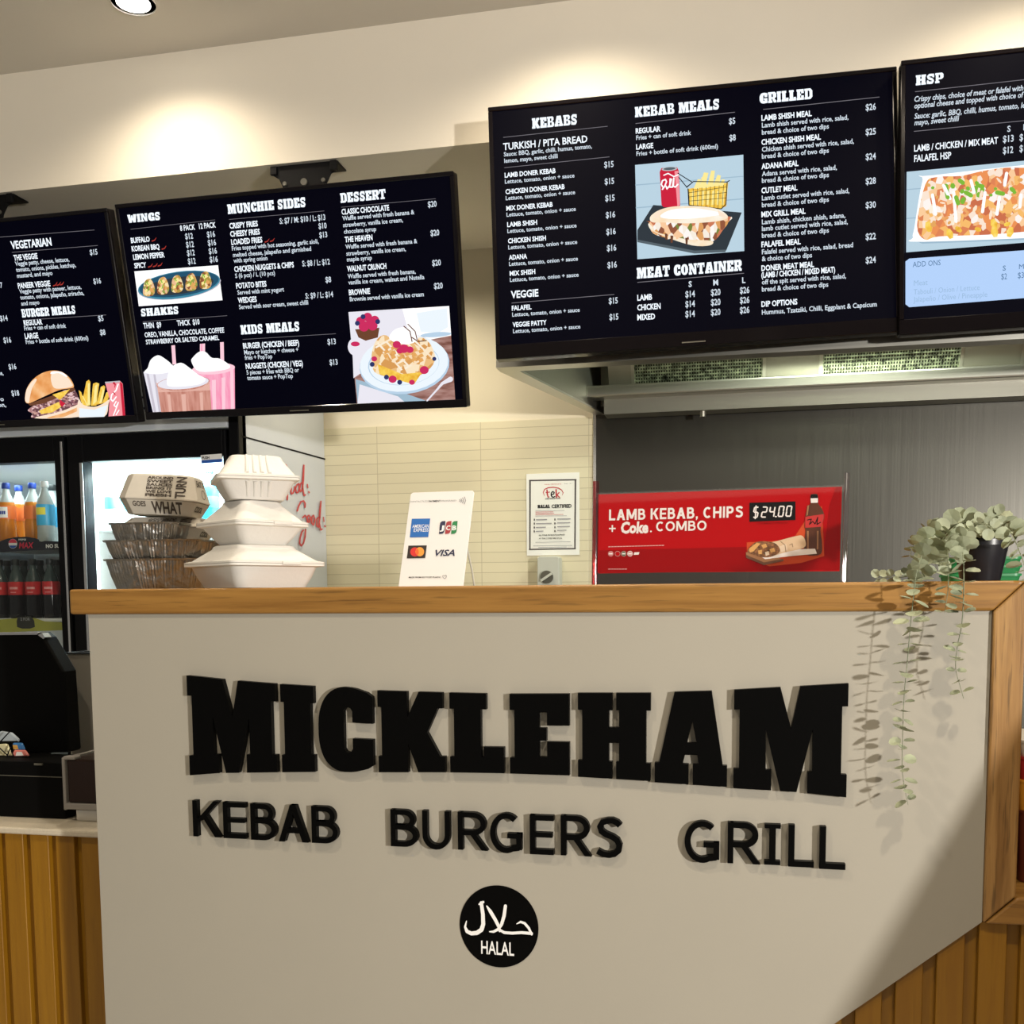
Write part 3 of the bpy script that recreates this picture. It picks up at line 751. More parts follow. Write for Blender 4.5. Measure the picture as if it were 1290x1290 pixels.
# halal roundel
pc = onY(628.5, 1167, Y_PANEL + 0.008)
hal = thing('halal_badge', 'round black badge with white Arabic lettering and the word HALAL low on the counter', 'badge', (pc.x, Y_PANEL + 0.008, pc.z))
rx = (onY(678, 1167, Y_PANEL).x - onY(578.5, 1167, Y_PANEL).x) / 2; rz = (onY(628, 1115.5, Y_PANEL).z - onY(628, 1219, Y_PANEL).z) / 2
q = MB(); q.prism_xz([(rx * cos(2 * pi * k / 64), rz * sin(2 * pi * k / 64)) for k in range(64)], -0.0012, -0.0002); q.build('disc', M['black_gloss'], hal)
a = Pic(mat4(hal.location), base=0.0016)
a.Z = Zm(200, 820, 1290 / 460)
a.text('HALAL', 1140, 1068, 1256, 45, M['white_ink'], 0.012, slope=0.05)
def thick(pts, wd): a.stroke(pts, wd, M['white_ink'])
thick([(1140, 889), (1146, 930), (1147, 965), (1141, 984), (1125, 995), (1105, 997), (1090, 990), (1083, 974), (1088, 953)], [12, 13, 14, 15, 15, 14, 12, 8, 3])
thick([(1133, 894), (1147, 886)], [6, 9])
thick([(1160, 900), (1172, 918), (1190, 948), (1202, 972), (1206, 988)], [5, 12, 12, 11, 9])
thick([(1226, 899), (1221, 935), (1212, 965), (1200, 982), (1184, 990), (1170, 990)], [11, 12, 11, 10, 9, 4])
thick([(1205, 983), (1222, 993), (1250, 995), (1283, 993), (1318, 996)], [8, 10, 10, 10, 11])
thick([(1319, 999), (1308, 976), (1294, 960), (1280, 955), (1266, 962)], [8, 9, 9, 8, 3])
a.build('white_lettering', hal, mat4(hal.location))

# ================================================================== checkout bench at the left
Yb = 1.86
zb1 = onY(60, 1044.5, Yb).z; zb2 = onY(60, 1053, Yb).z
bench = thing('checkout_bench', 'low checkout bench with pale top and timber slat front left of the tall counter', 'bench', (-2.0, Yb, 0))
XE = XL - 0.002
q = MB(); q.box((-3.4, Yb, zb2), (XE, Yb + 0.75, zb1)); q.build('benchtop', M['bench'], bench, world=True, bevel=0.004)
Ys = Yb + 0.012
a0 = onY(10.5, 1150, Ys).x; a1 = onY(33, 1150, Ys).x; a2 = onY(42, 1150, Ys).x
slats(-3.4, XE, Ys, 0.05, zb2 - 0.0005, a1 - a0, a2 - a1, a0, 'slat_cladding', bench)
q = MB(); q.box((-3.4, Ys + 0.03, 0.0), (XE, Yb + 0.72, zb2)); q.build('carcass', M['dark_grey'], bench, world=True)

# ================================================================== menu screens
W_T = EM('screen_white', (0.86, 0.93, 1.0), 1.15)
W_D = EM('screen_soft_white', (0.80, 0.90, 1.0), 0.85)
RULE = EM('screen_rule_grey', (0.34, 0.32, 0.36), 0.55)
S_SKY = EM('screen_pale_blue', (0.56, 0.74, 0.86), 0.9)
S_SKY2 = EM('screen_pale_blue_shadow', (0.42, 0.60, 0.74), 0.85)
S_PANEL = EM('screen_light_blue_panel', (0.47, 0.66, 0.98), 1.0)
S_SLATE = EM('screen_slate', (0.035, 0.045, 0.055), 1.0)
S_SLATE2 = EM('screen_slate_edge', (0.10, 0.13, 0.15), 1.0)
S_RED = EM('screen_can_red', (0.62, 0.02, 0.05), 1.0)
S_RED2 = EM('screen_can_shine', (0.95, 0.32, 0.36), 1.0)
S_WHITE = EM('screen_pure_white', (1, 1, 1), 1.1)
S_GREY = EM('screen_silver', (0.55, 0.55, 0.58), 0.9)
S_CREAM = EMN('screen_bread', [(.3, (.98, .70, .42)), (.55, (.99, .88, .70)), (.75, (1, .95, .85))], 22)
S_TOAST = EM('screen_toast', (0.80, 0.40, 0.12), 1.0)
S_BUN = EMN('screen_bun', [(.3, (.78, .30, .08)), (.55, (.92, .46, .18)), (.75, (.98, .62, .34))], 26)
S_BUN2 = EM('screen_bun_shine', (1.0, 0.80, 0.62), 1.0)
S_CHIP = EMN('screen_chip', [(.3, (.82, .42, .04)), (.55, (.98, .66, .10)), (.75, (1, .80, .26))], 60)
S_CHIP2 = EM('screen_chip_light', (1.0, 0.85, 0.32), 1.0)
S_DARK = EM('screen_near_black', (0.012, 0.012, 0.016), 1.0)
S_BLUE = EM('screen_blue_plate', (0.02, 0.09, 0.16), 1.0)
S_BLUE2 = EM('screen_blue_plate_rim', (0.06, 0.26, 0.38), 1.0)
S_PINK = EMN('screen_pink_shake', [(.3, (.94, .26, .44)), (.7, (1, .50, .64))], 30, stretch=(3, 1, .5))
S_PINK2 = EM('screen_pink_light', (1.0, 0.62, 0.72), 1.0)
S_CHOC = EMN('screen_chocolate_shake', [(.3, (.50, .19, .14)), (.7, (.72, .36, .29))], 30, stretch=(3, 1, .5))
S_CHOC2 = EM('screen_chocolate_light', (0.80, 0.46, 0.38), 1.0)
S_GLASS = EM('screen_glass_tint', (0.60, 0.56, 0.64), 1.0)
S_GLASS2 = EM('screen_glass_tint_light', (0.84, 0.82, 0.90), 1.0)
S_BROWN = EM('screen_brown', (0.16, 0.06, 0.03), 1.0)
S_TABLE = EMN('screen_table', [(.3, (.20, .08, .06)), (.5, (.38, .20, .17)), (.75, (.52, .34, .31))], 16, stretch=(1, 1, 5))
S_PLATE = EM('screen_white_plate', (0.86, 0.94, 1.0), 1.0)
S_PLATE2 = EM('screen_plate_shade', (0.50, 0.66, 0.82), 1.0)
S_BERRY = EM('screen_raspberry', (0.62, 0.03, 0.12), 1.0)
S_BERRY2 = EM('screen_blueberry', (0.03, 0.04, 0.14), 1.0)
S_GREEN = EM('screen_green', (0.22, 0.50, 0.05), 1.0)
S_CHIL = EM('screen_chilli_red', (0.40, 0.04, 0.03), 1.0)
S_TXTD = EM('screen_dark_text', (0.10, 0.20, 0.36), 1.0)
S_TXTG = EM('screen_grey_text', (0.33, 0.50, 0.72), 1.0)
S_MEAT = EMN('screen_doner_filling', [(0.0, (0.75, 0.36, 0.12)), (0.22, (0.30, 0.10, 0.05)), (0.4, (0.95, 0.86, 0.74)), (0.55, (0.62, 0.20, 0.10)), (0.72, (0.96, 0.60, 0.35)), (0.86, (0.20, 0.24, 0.05)), (0.93, (1.0, 0.95, 0.9))], 90, 1.0, 'voro', (1, 1, 0.6))
S_HSP = EMN('screen_loaded_chips', [(0.0, (0.86, 0.30, 0.10)), (0.2, (0.95, 0.52, 0.16)), (0.36, (0.98, 0.80, 0.66)), (0.5, (0.62, 0.17, 0.08)), (0.66, (0.98, 0.62, 0.34)), (0.8, (1.0, 0.93, 0.88)), (0.88, (0.75, 0.24, 0.10))], 72, 1.0, 'voro', (1.0, 1, 0.8))
S_WING = EMN('screen_glazed_wings', [(0.0, (0.72, 0.40, 0.12)), (0.25, (0.30, 0.10, 0.04)), (0.42, (0.95, 0.76, 0.42)), (0.6, (0.45, 0.30, 0.06)), (0.74, (0.86, 0.52, 0.30)), (0.88, (0.30, 0.36, 0.08))], 110, 1.0, 'voro')
S_PATTY = EMN('screen_patty', [(0.0, (0.16, 0.07, 0.08)), (0.3, (0.45, 0.22, 0.22)), (0.5, (0.80, 0.55, 0.55)), (0.65, (0.25, 0.10, 0.12)), (0.85, (0.62, 0.36, 0.30))], 130, 1.0, 'voro', (1, 1, 1.6))
S_WAF = EMN('screen_waffle', [(0.0, (0.85, 0.52, 0.22)), (0.35, (0.98, 0.80, 0.55)), (0.65, (0.70, 0.34, 0.10))], 60, 1.0, 'voro')

def make_tv(name, label, M4, W, H, depth=0.035, shift_bottom=0.028, logo=True):
    t = thing(name, label, 'menu screen', group='menu screens')
    t.matrix_world = M4
    t.location, t.rotation_euler = M4.to_translation(), M4.to_euler()
    w2, h2 = W / 2, H / 2
    q = MB(); q.box((-w2, -0.002, -h2), (w2, depth, h2)); q.build('housing', M['bezel'], t, bevel=0.004)
    q = MB()                                              # rim standing proud of the glass
    b, bb = 0.011, shift_bottom
    for a, c in (((-w2, -0.006, h2 - b), (w2, 0.0, h2)), ((-w2, -0.006, -h2), (w2, 0.0, -h2 + bb)), ((-w2, -0.006, -h2 + bb), (-w2 + b, 0.0, h2 - b)), ((w2 - b, -0.006, -h2 + bb), (w2, 0.0, h2 - b))):
        q.box(a, c)
    q.build('bezel', M['bezel'], t, bevel=0.0015, seg=1)
    q = MB(); q.box((-w2 + b, -0.0035, -h2 + bb), (w2 - b, -0.002, h2 - b)); sc = q.build('display', M['screen'], t)
    if logo:
        q = MB(); q.box((-0.03, -0.0075, -h2 + 0.008), (0.03, -0.006, -h2 + 0.011)); q.build('badge_bar', M['dark_grey'], t)
    q = MB(); q.box((-0.25, depth, -0.15), (0.25, depth + 0.02, 0.15)); q.build('rear_cover', M['black'], t)
    return t, sc
def art(M4): return Pic(M4, base=0.0039, gap=0.00012)

def nearer(loc, k): return tuple(CAM + (Vector(loc) - CAM) * k)
KT = mat4(nearer((-0.119, 2.79, 2.271), .985), (RAD(-2.42), RAD(-1.77), RAD(4.95)))
tv_k, sc_k = make_tv('menu_screen', 'wide black menu screen listing kebabs, kebab meals and grilled meals', KT, 1.04 * .985, 0.659 * .985, depth=.03, shift_bottom=.036)
# the next screen to the right
_r = Pic(KT).uv(1131.5, 78); _p = KT @ Vector((_r[0], 0, _r[1]))
HT = Matrix.Translation(_p) @ Euler((RAD(0), RAD(-1.0), RAD(2.0)), 'XYZ').to_matrix().to_4x4() @ Matrix.Translation((0.511, 0, -0.332))
HT = Matrix.Translation(CAM) @ Matrix.Scale(.985, 4) @ Matrix.Translation(-CAM) @ HT; HT = Matrix.LocRotScale(HT.to_translation(), HT.to_quaternion(), None)
tv_h, sc_h = make_tv('menu_screen', 'menu screen headed HSP with a tray of loaded chips, cut by the right edge', HT, 1.01 * .985, 0.664 * .985, depth=.03, shift_bottom=.038)
WT = mat4(nearer((-1.292, 2.904, 2.159), .965), (RAD(12.33), RAD(0.8), RAD(-2.16)))
tv_w, sc_w = make_tv('menu_screen', 'hanging menu screen with wings, shakes, munchie sides and dessert', WT, 1.06 * .965, 0.625 * .965, shift_bottom=0.022)
_r = Pic(WT).uv(135.5, 262); _p = WT @ Vector((_r[0], 0, _r[1]))
BT = Matrix.Translation(_p) @ Euler((RAD(12.33), RAD(0.8), RAD(-2.16)), 'XYZ').to_matrix().to_4x4() @ Matrix.Translation((-0.53 * .965, 0, -0.3125 * .965))
tv_b, sc_b = make_tv('menu_screen', 'hanging menu screen with vegetarian burgers and burger meals, cut by the left edge', BT, 1.06 * .965, 0.625 * .965, shift_bottom=0.022)

# ---- kebab screen
a = art(KT); a.Z = Zm(600, 120, 3.795)
a.slab('KEBABS', 268, 164, 483, 50, W_T); a.rule((130, 205), (628, 152), 3, RULE)
a.text('TURKISH / PITA BREAD', 130, 266, 532, 32, W_T, .02)
a.text('Sauce: BBQ, garlic, chilli, humus, tomato,', 133, 296, 553, 20, W_D); a.text('lemon, mayo, sweet chilli', 135, 327, 390, 20, W_D)
a.rule((135, 350), (637, 298), 3, RULE)
for i, (s_, y, x1) in enumerate([('LAMB DONER KEBAB', 397, 380), ('CHICKEN DONER KEBAB', 476, 423), ('MIX DONER KEBAB', 555, 366), ('LAMB SHISH', 633, 292), ('CHICKEN SHISH', 711, 334), ('ADANA', 790, 244), ('MIX SHISH', 866, 283)]):
    a.text(s_, 137 + 4 * i, y, x1, 22, W_T, .03); a.text('Lettuce, tomato, onion + sauce', 138 + 4 * i, y + 29, 470 + 3.3 * i, 19, W_D)
for i, (s_, y) in enumerate([('$15', 350), ('$15', 430), ('$15', 510), ('$16', 590), ('$16', 670), ('$16', 748), ('$16', 829)]): a.text(s_, 612 + 2.6 * i, y, 657 + 2.6 * i, 28, W_D, .02)
a.text('VEGGIE', 167, 973, 298, 33, W_T, .03); a.rule((170, 996), (660, 955), 3, RULE)
a.text('FALAFEL', 171, 1032, 265, 22, W_T, .03); a.text('Lettuce, tomato, onion + sauce', 173, 1061, 495, 19, W_D)
a.text('VEGGIE PATTY', 175, 1111, 337, 22, W_T, .03); a.text('Lettuce, tomato, onion + sauce', 177, 1140, 498, 19, W_D)
a.text('$15', 634, 1000, 677, 28, W_D, .02); a.text('$15', 637, 1077, 680, 28, W_D, .02)
a.Z = Zm(780, 90, 3.489)
a.slab('KEBAB MEALS', 70, 206, 440, 46, W_T); a.rule((72, 233), (508, 183), 3, RULE)
a.text('REGULAR', 73, 277, 182, 22, W_T, .03); a.text('Fries + can of soft drink', 75, 305, 316, 19, W_D); a.text('$5', 482, 236, 510, 26, W_D, .02)
a.text('LARGE', 75, 347, 150, 22, W_T, .03); a.text('Fries + bottle of soft drink (600ml)', 76, 375, 434, 19, W_D); a.text('$8', 484, 309, 512, 26, W_D, .02)
a.slab('MEAT CONTAINER', 78, 914, 538, 48, W_T, slope=-.09); a.rule((80, 930), (548, 890), 3, RULE)
for s_, x, y in (('S', 305, 950), ('M', 413, 943), ('L', 540, 933)): a.text(s_, x, y, x + (14 if s_ != 'M' else 22), 24, W_D, .03)
for i, s_ in enumerate(('LAMB', 'CHICKEN', 'MIXED')): a.text(s_, 80, 1010 + 43 * i, (145, 182, 158)[i], 24, W_T, .03)
for s_, x, y in (('$14', 291, 996), ('$20', 403, 988), ('$26', 530, 979)):
    for i in range(3): a.text(s_, x, y + 43.5 * i, x + 42, 27, W_D, .02)
a.Z = Zm(940, 80, 3.585)
a.slab('GRILLED', 60, 187, 298, 48, W_T); a.rule((76, 212), (600, 156), 3, RULE)
for s_, y in zip(('$26', '$25', '$24', '$28', '$30', '$22', '$24'), (217, 328, 440, 550, 658, 800, 906)): a.text(s_, 538, y, 584, 28, W_D, .02)
B2 = 'bread & choice of two dips'
for y, x1, s_ in [(263, 295, 'LAMB SHISH MEAL'), (372, 336, 'CHICKEN SHISH MEAL'), (481, 235, 'ADANA MEAL'), (590, 230, 'CUTLET MEAL'), (698, 267, 'MIX GRILL MEAL'), (833, 245, 'FALAFEL MEAL'), (940, 305, 'DONER MEAT MEAL'), (971, 400, '(LAMB / CHICKEN / MIXED MEAT)'), (1102, 230, 'DIP OPTIONS')]:
    a.text(s_, 68, y, x1, 24, W_T, .03)
for y, x1, s_ in [(294, 460, 'Lamb shish served with rice, salad,'), (326, 372, B2), (403, 485, 'Chicken shish served with rice, salad,'), (434, 372, B2), (513, 408, 'Adana served with rice, salad,'), (543, 372, B2), (622, 464, 'Lamb cutlet served with rice, salad,'), (653, 372, B2), (730, 446, 'Lamb shish, chicken shish, adana,'), (760, 457, 'lamb cutlet served with rice, salad,'), (791, 372, B2), (865, 481, 'Falafel served with rice, salad, bread'), (896, 296, '& choice of two dips'), (1001, 449, 'off the spit served with rice, salad,'), (1033, 369, B2), (1137, 588, 'Hummus, Tzatziki, Chilli, Eggplant & Capsicum')]:
    a.text(s_, 70, y, x1, 21, W_D)
a.build('menu_text', sc_k)
# pita sandwich, can and chips on a slate board
a = art(KT); a.Z = Zm(780, 90, 3.489)
a.poly([(70, 414), (545, 369), (549, 792), (80, 828)], S_SKY)
a.polys([[(71, 500), (546, 462), (546, 466), (71, 505)], [(73, 600), (547, 560), (547, 565), (73, 605)]], S_SKY2)
a.poly([(150, 590), (538, 623), (470, 790), (330, 796), (80, 748), (80, 700)], S_SLATE)
a.poly([(80, 742), (330, 790), (470, 786), (466, 797), (330, 803), (80, 753)], S_SLATE2)
a.poly([(178, 445), (186, 428), (254, 424), (262, 440), (268, 592), (258, 600), (196, 600), (186, 590)], S_RED)
a.poly([(243, 442), (260, 440), (267, 590), (256, 597)], S_RED2)
a.ell(221, 432, 34, 9, S_GREY, -4); a.ell(221, 431, 26, 6, S_SLATE2, -4)
a.stroke([(192, 512), (185, 500), (190, 484), (203, 478), (208, 488), (200, 508), (190, 522)], 6, S_WHITE)
a.stroke([(206, 508), (210, 520), (222, 505), (230, 478), (224, 476), (222, 512), (234, 512), (240, 472), (238, 508), (246, 512), (258, 500)], 6, S_WHITE)
a.stroke([(196, 460), (215, 452), (240, 466), (260, 458)], 5, S_WHITE)
a.poly([(302, 520), (478, 492), (470, 596), (440, 610), (306, 594)], S_CHIP)
a.polys([[(326, 520), (345, 478), (360, 478), (350, 520)], [(350, 516), (372, 448), (392, 450), (376, 516)], [(385, 512), (404, 440), (420, 440), (412, 512)], [(410, 510), (432, 458), (446, 462), (440, 508)], [(436, 508), (452, 478), (464, 480), (458, 506)], [(366, 518), (360, 470), (372, 466), (392, 516)]], S_CHIP2)
a.polys([[(320 + 22 * i, 530), (330 + 22 * i, 528), (326 + 22 * i, 590), (318 + 22 * i, 590)] for i in range(7)], S_CHIP2)
a.polys(stroke2([(296, 514), (326, 488), (474, 490), (484, 484)], 4) + stroke2([(302, 520), (306, 592), (448, 608), (468, 588), (474, 492)], 4) + [p for i in range(9) for p in stroke2([(306 + 19 * i, 522 - 2.4 * i), (308 + 18 * i, 594 + 1.5 * i)], 2, False)] + [p for i in range(3) for p in stroke2([(304, 538 + 18 * i), (470, 512 + 24 * i)], 2, False)] + stroke2([(258, 452), (322, 492), (296, 512), (262, 470)], 4), S_DARK)
a.poly([(130, 668), (150, 660), (470, 640), (478, 668), (456, 700), (408, 752), (300, 752), (220, 738), (150, 716)], S_MEAT)
a.poly([(128, 672), (150, 690), (170, 712), (300, 742), (405, 748), (398, 768), (320, 768), (200, 730), (140, 700)], S_CREAM)
a.polys([[(205 + 38 * i, 690), (214 + 38 * i, 690), (222 + 38 * i, 740), (212 + 38 * i, 742)] for i in range(4)], S_MEAT)
a.polys([[(225, 725), (238, 726), (234, 758), (226, 756)], [(290, 735), (302, 736), (300, 764), (292, 764)], [(200, 715), (212, 718), (210, 744), (203, 742)]], S_BROWN)
a.poly([(135, 656), (142, 636), (180, 612), (240, 598), (330, 596), (420, 606), (466, 628), (474, 650), (420, 664), (300, 672), (200, 668), (150, 668)], S_CREAM)
a.poly([(180, 640), (230, 612), (330, 606), (420, 620), (440, 634), (330, 650), (220, 652)], S_WHITE)
a.polys([[(150, 640), (172, 618), (190, 612), (168, 650)], [(430, 612), (462, 632), (466, 648), (440, 640)]], S_BUN2)
a.build('dish_picture', sc_k)

# ---- HSP screen
a = art(HT); a.Z = Zm(1110, 50, 3.306)
a.slab('HSP', 143, 194, 258, 42, W_T); a.rule((140, 220), (640, 165), 3, RULE)
a.text('Crispy chips, choice of meat or falafel with', 137, 262, 590, 22, W_D, .02, .18); a.text('optional cheese and topped with choice of', 137, 290, 592, 22, W_D, .02, .18)
a.text('Sauce: garlic, BBQ, chilli, humus, tomato, lemon,', 137, 333, 652, 22, W_D, .02, .18); a.text('mayo, sweet chilli', 137, 360, 323, 22, W_D, .02, .18)
a.rule((135, 385), (650, 335), 3, RULE)
a.text('S', 523, 387, 537, 24, W_D, .02); a.text('M', 590, 380, 612, 24, W_D, .02)
a.text('LAMB / CHICKEN / MIX MEAT', 136, 469, 485, 26, W_T, .02); a.text('FALAFEL HSP', 136, 512, 290, 27, W_T, .02)
a.text('$13', 505, 431, 550, 27, W_D, .02); a.text('$12', 505, 478, 548, 27, W_D, .02); a.text('$18', 574, 424, 619, 27, W_D, .02); a.text('$17', 574, 470, 617, 27, W_D, .02)
a.poly([(100, 926), (116, 914), (1000, 850), (1000, 1046), (116, 1116), (100, 1104)], S_PANEL)
a.text('ADD ONS', 130, 950, 246, 22, S_TXTD, .0); a.text('S', 504, 964, 517, 20, S_TXTD, .01); a.text('$2', 498, 1001, 522, 24, S_TXTD, .0); a.text('M', 572, 958, 592, 20, S_TXTD, .0); a.text('$3', 567, 996, 592, 24, S_TXTD, .0)
a.text('Meat', 135, 1027, 192, 22, S_TXTG, -.004); a.text('Tabouli / Onion / Lettuce', 134, 1064, 408, 22, S_TXTG, -.004); a.text('Jalapeño / Olive / Pineapple', 133, 1095, 440, 22, S_TXTG, -.004)
a.build('menu_text', sc_h)
a = art(HT); a.Z = Zm(1110, 50, 3.306)
a.poly([(105, 553), (900, 478), (900, 822), (103, 888)], S_SKY)
a.polys([[(105, 625), (900, 560), (900, 564), (105, 629)], [(104, 745), (900, 690), (900, 694), (104, 749)]], S_SKY2)
a.poly([(175, 592), (210, 574), (860, 505), (900, 540), (890, 810), (860, 826), (170, 852), (132, 836), (136, 790)], S_SKY2)
a.poly([(172, 586), (210, 568), (860, 500), (900, 530), (890, 800), (860, 816), (175, 844), (132, 826), (138, 780)], S_WHITE)
a.poly([(182, 606), (230, 575), (330, 570), (420, 550), (520, 536), (640, 535), (850, 512), (880, 560), (870, 780), (600, 802), (440, 815), (240, 822), (180, 835), (148, 776)], S_HSP)
random.seed(5)
for mt, n, sx, sy in ((S_CHIP, 9, 16, 26), (S_TOAST, 26, 13, 9), (S_BUN, 26, 18, 8), (S_CREAM, 16, 9, 20), (S_GREEN, 16, 11, 13), (S_BUN2, 14, 7, 22)):
    L = []
    for i in range(n):
        cx = random.uniform(190, 640); cy = random.uniform(600, 780) - (cx - 190) * .05
        if mt is S_GREEN: cx = random.uniform(200, 560); cy = random.uniform(600, 680)
        if mt is S_CHIP: cy = random.uniform(770, 812)
        r = random.uniform(0, 3); L.append([(cx + sx * cos(k * 1.05) * cos(r) - sy * sin(k * 1.05) * sin(r) * .6, cy + sx * cos(k * 1.05) * sin(r) * .6 + sy * sin(k * 1.05) * cos(r)) for k in range(6)])
    a.polys(L, mt)
a.polys([p for (x0, y0, x1, y1) in ((212, 650, 225, 730), (300, 640, 310, 760), (258, 610, 285, 665), (372, 590, 385, 640), (430, 640, 420, 720), (490, 660, 480, 730), (520, 560, 512, 610), (580, 650, 575, 700)) for p in stroke2([(x0, y0), (x1, y1)], 13)], S_WHITE)
a.polys([p for (x0, y0, x1, y1) in ((268, 612, 275, 660), (325, 590, 338, 600), (310, 660, 318, 685), (350, 640, 372, 652), (400, 610, 420, 615), (480, 640, 505, 645), (540, 625, 548, 632)) for p in stroke2([(x0, y0), (x1, y1)], 18)], S_GREEN)
a.build('dish_picture', sc_h)

# ---- wings / sides / dessert screen
a = art(WT); a.Z = Zm(140, 200, 3.91)
def chil(x, y): return stroke2([(x, y + 6), (x + 12, y + 2), (x + 20, y - 10)], [6, 5, 2])
a.slab('WINGS', 88, 317, 247, 40, W_T); a.rule((100, 348), (515, 302), 2, RULE)
a.text('8 PACK', 345, 356, 418, 26, W_T, .02); a.text('12 PACK', 438, 346, 520, 26, W_T, .02)
for s_, x, y, x1 in (('BUFFALO', 103, 416, 195), ('KOREAN BBQ', 107, 457, 243), ('LEMON PEPPER', 114, 498, 268), ('SPICY', 120, 540, 178)): a.text(s_, x, y, x1, 25, W_T, .03)
for i in range(4):
    a.text('$12', 370 + 4.5 * i, 397 + 41 * i, 408 + 4.5 * i, 28, W_D, .02); a.text('$16', 477 + 4.5 * i, 388 + 41 * i, 517 + 4.5 * i, 28, W_D, .02)
a.polys(chil(206, 400) + chil(255, 440) + chil(188, 528) + chil(212, 526) + chil(236, 523) + chil(762, 405) + chil(788, 402), S_CHIL)
a.slab('SHAKES', 153, 777, 337, 38, W_T); a.rule((160, 803), (575, 773), 2, RULE)
a.text('THIN  $9', 165, 836, 252, 26, W_T, .02); a.text('THICK  $10', 330, 823, 440, 26, W_T, .02)
a.text('OREO, VANILLA, CHOCOLATE, COFFEE', 171, 880, 562, 24, W_T, .02, slope=-.05); a.text('STRAWBERRY OR SALTED CARAMEL', 177, 914, 537, 22, W_T, .02, slope=-.05)
a.slab('MUNCHIE SIDES', 580, 274, 963, 48, W_T); a.rule((585, 300), (1053, 258), 2, RULE)
for s_, x, y, x1 in (('CRISPY FRIES', 588, 345, 728), ('CHEESY FRIES', 592, 385, 738), ('LOADED FRIES', 597, 425, 750), ('CHICKEN NUGGETS & CHIPS', 612, 558, 905), ('POTATO BITES', 621, 640, 770), ('WEDGES', 630, 711, 722), ('BURGER (CHICKEN / BEEF)', 655, 935, 930), ('NUGGETS (CHICKEN / VEG)', 668, 1035, 948)): a.text(s_, x, y, x1, 26, W_T, .03, slope=-.07)
for s_, x, y, x1 in (('S: $7 / M: $10 / L: $13', 835, 322, 1060), ('$10', 1026, 346, 1066), ('$13', 1030, 390, 1069), ('S: $8 / L: $12', 946, 531, 1082), ('$8', 1060, 610, 1088), ('S: $9 / L: $14', 962, 690, 1098), ('$13', 1070, 915, 1111), ('$13', 1080, 1016, 1120)): a.text(s_, x, y, x1, 27, W_D, .02, slope=-.06)
for s_, x, y, x1 in (('Fries topped with hot seasoning, garlic aioli,', 600, 453, 1027), ('melted cheese, jalapeño and garnished', 605, 485, 990), ('with spring onion', 608, 513, 775), ('S (6 pcs) / L (10 pcs)', 616, 588, 812), ('Served with mint yogurt', 627, 670, 856), ('Served with sour cream, sweet chilli', 635, 741, 975), ('Mayo or ketchup + cheese +', 660, 964, 926), ('fries + PopTop', 663, 990, 798), ('5 pieces + fries with BBQ or', 672, 1063, 929), ('tomato sauce + PopTop', 675, 1090, 899)): a.text(s_, x, y, x1, 21, W_D, slope=-.065)
a.slab('KIDS MEALS', 645, 866, 933, 46, W_T, slope=-.06); a.rule((652, 890), (1110, 862), 2, RULE)
a.Z = Zm(400, 200, 3.908)
a.slab('DESSERT', 118, 219, 340, 48, W_T); a.rule((120, 240), (585, 198), 2, RULE)
for s_, x, y, x1 in (('CLASSIC CHOCOLATE', 123, 276, 357), ('THE HEAVEN', 139, 412, 275), ('WALNUT CRUNCH', 150, 556, 343), ('BROWNIE', 159, 672, 263)): a.text(s_, x, y, x1, 26, W_T, .03, slope=-.07)
for s_, x, y in (('$20', 547, 240), ('$20', 560, 381), ('$20', 568, 528), ('$20', 577, 641)): a.text(s_, x, y, x + 43, 28, W_D, .02, slope=-.06)
for s_, x, y, x1 in (('Waffle served with fresh banana &', 127, 305, 481), ('strawberry, vanilla ice cream,', 130, 338, 425), ('chocolate syrup', 134, 370, 293), ('Waffle served with fresh banana &', 142, 445, 495), ('strawberry, vanilla ice cream,', 146, 478, 439), ('maple syrup', 149, 507, 272), ('Waffle served with fresh banana,', 153, 590, 487), ('vanilla ice cream, walnut and Nutella', 156, 620, 530), ('Brownie served with vanilla ice cream', 163, 702, 527)): a.text(s_, x, y, x1, 21, W_D, slope=-.06)
a.build('menu_text', sc_w)
# wings on a long blue plate
a = art(WT); a.Z = Zm(140, 200, 3.91)
a.poly([(118, 555), (530, 525), (552, 697), (140, 727)], S_WHITE)
a.ell(340, 628, 206, 62, S_GLASS, -8); a.ell(338, 622, 204, 66, S_BLUE2, -8); a.ell(338, 619, 198, 59, S_BLUE, -8)
a.ell(335, 626, 175, 42, S_SLATE, -8)
for i in range(5):
    cx, cy = 190 + 70 * i, 640 - 9 * i
    a.poly([(cx - 24, cy + 34), (cx - 28, cy), (cx - 18, cy - 38), (cx + 8, cy - 48), (cx + 24, cy - 20), (cx + 30, cy + 14), (cx + 14, cy + 36)], S_WING)
    a.polys([[(cx - 14, cy - 26), (cx + 4, cy - 36), (cx + 12, cy - 22), (cx - 6, cy - 10)], [(cx - 20, cy + 6), (cx - 8, cy), (cx - 6, cy + 14), (cx - 18, cy + 20)]], S_CHIP2)
    a.poly([(cx + 6, cy + 4), (cx + 20, cy - 4), (cx + 22, cy + 8), (cx + 8, cy + 18)], S_TOAST)
    a.polys(stroke2([(cx - 10, cy - 34), (cx - 4, cy - 20)], 5) + stroke2([(cx + 2, cy - 10), (cx - 4, cy + 8)], 5), S_GREEN)
a.build('wings_picture', sc_w)
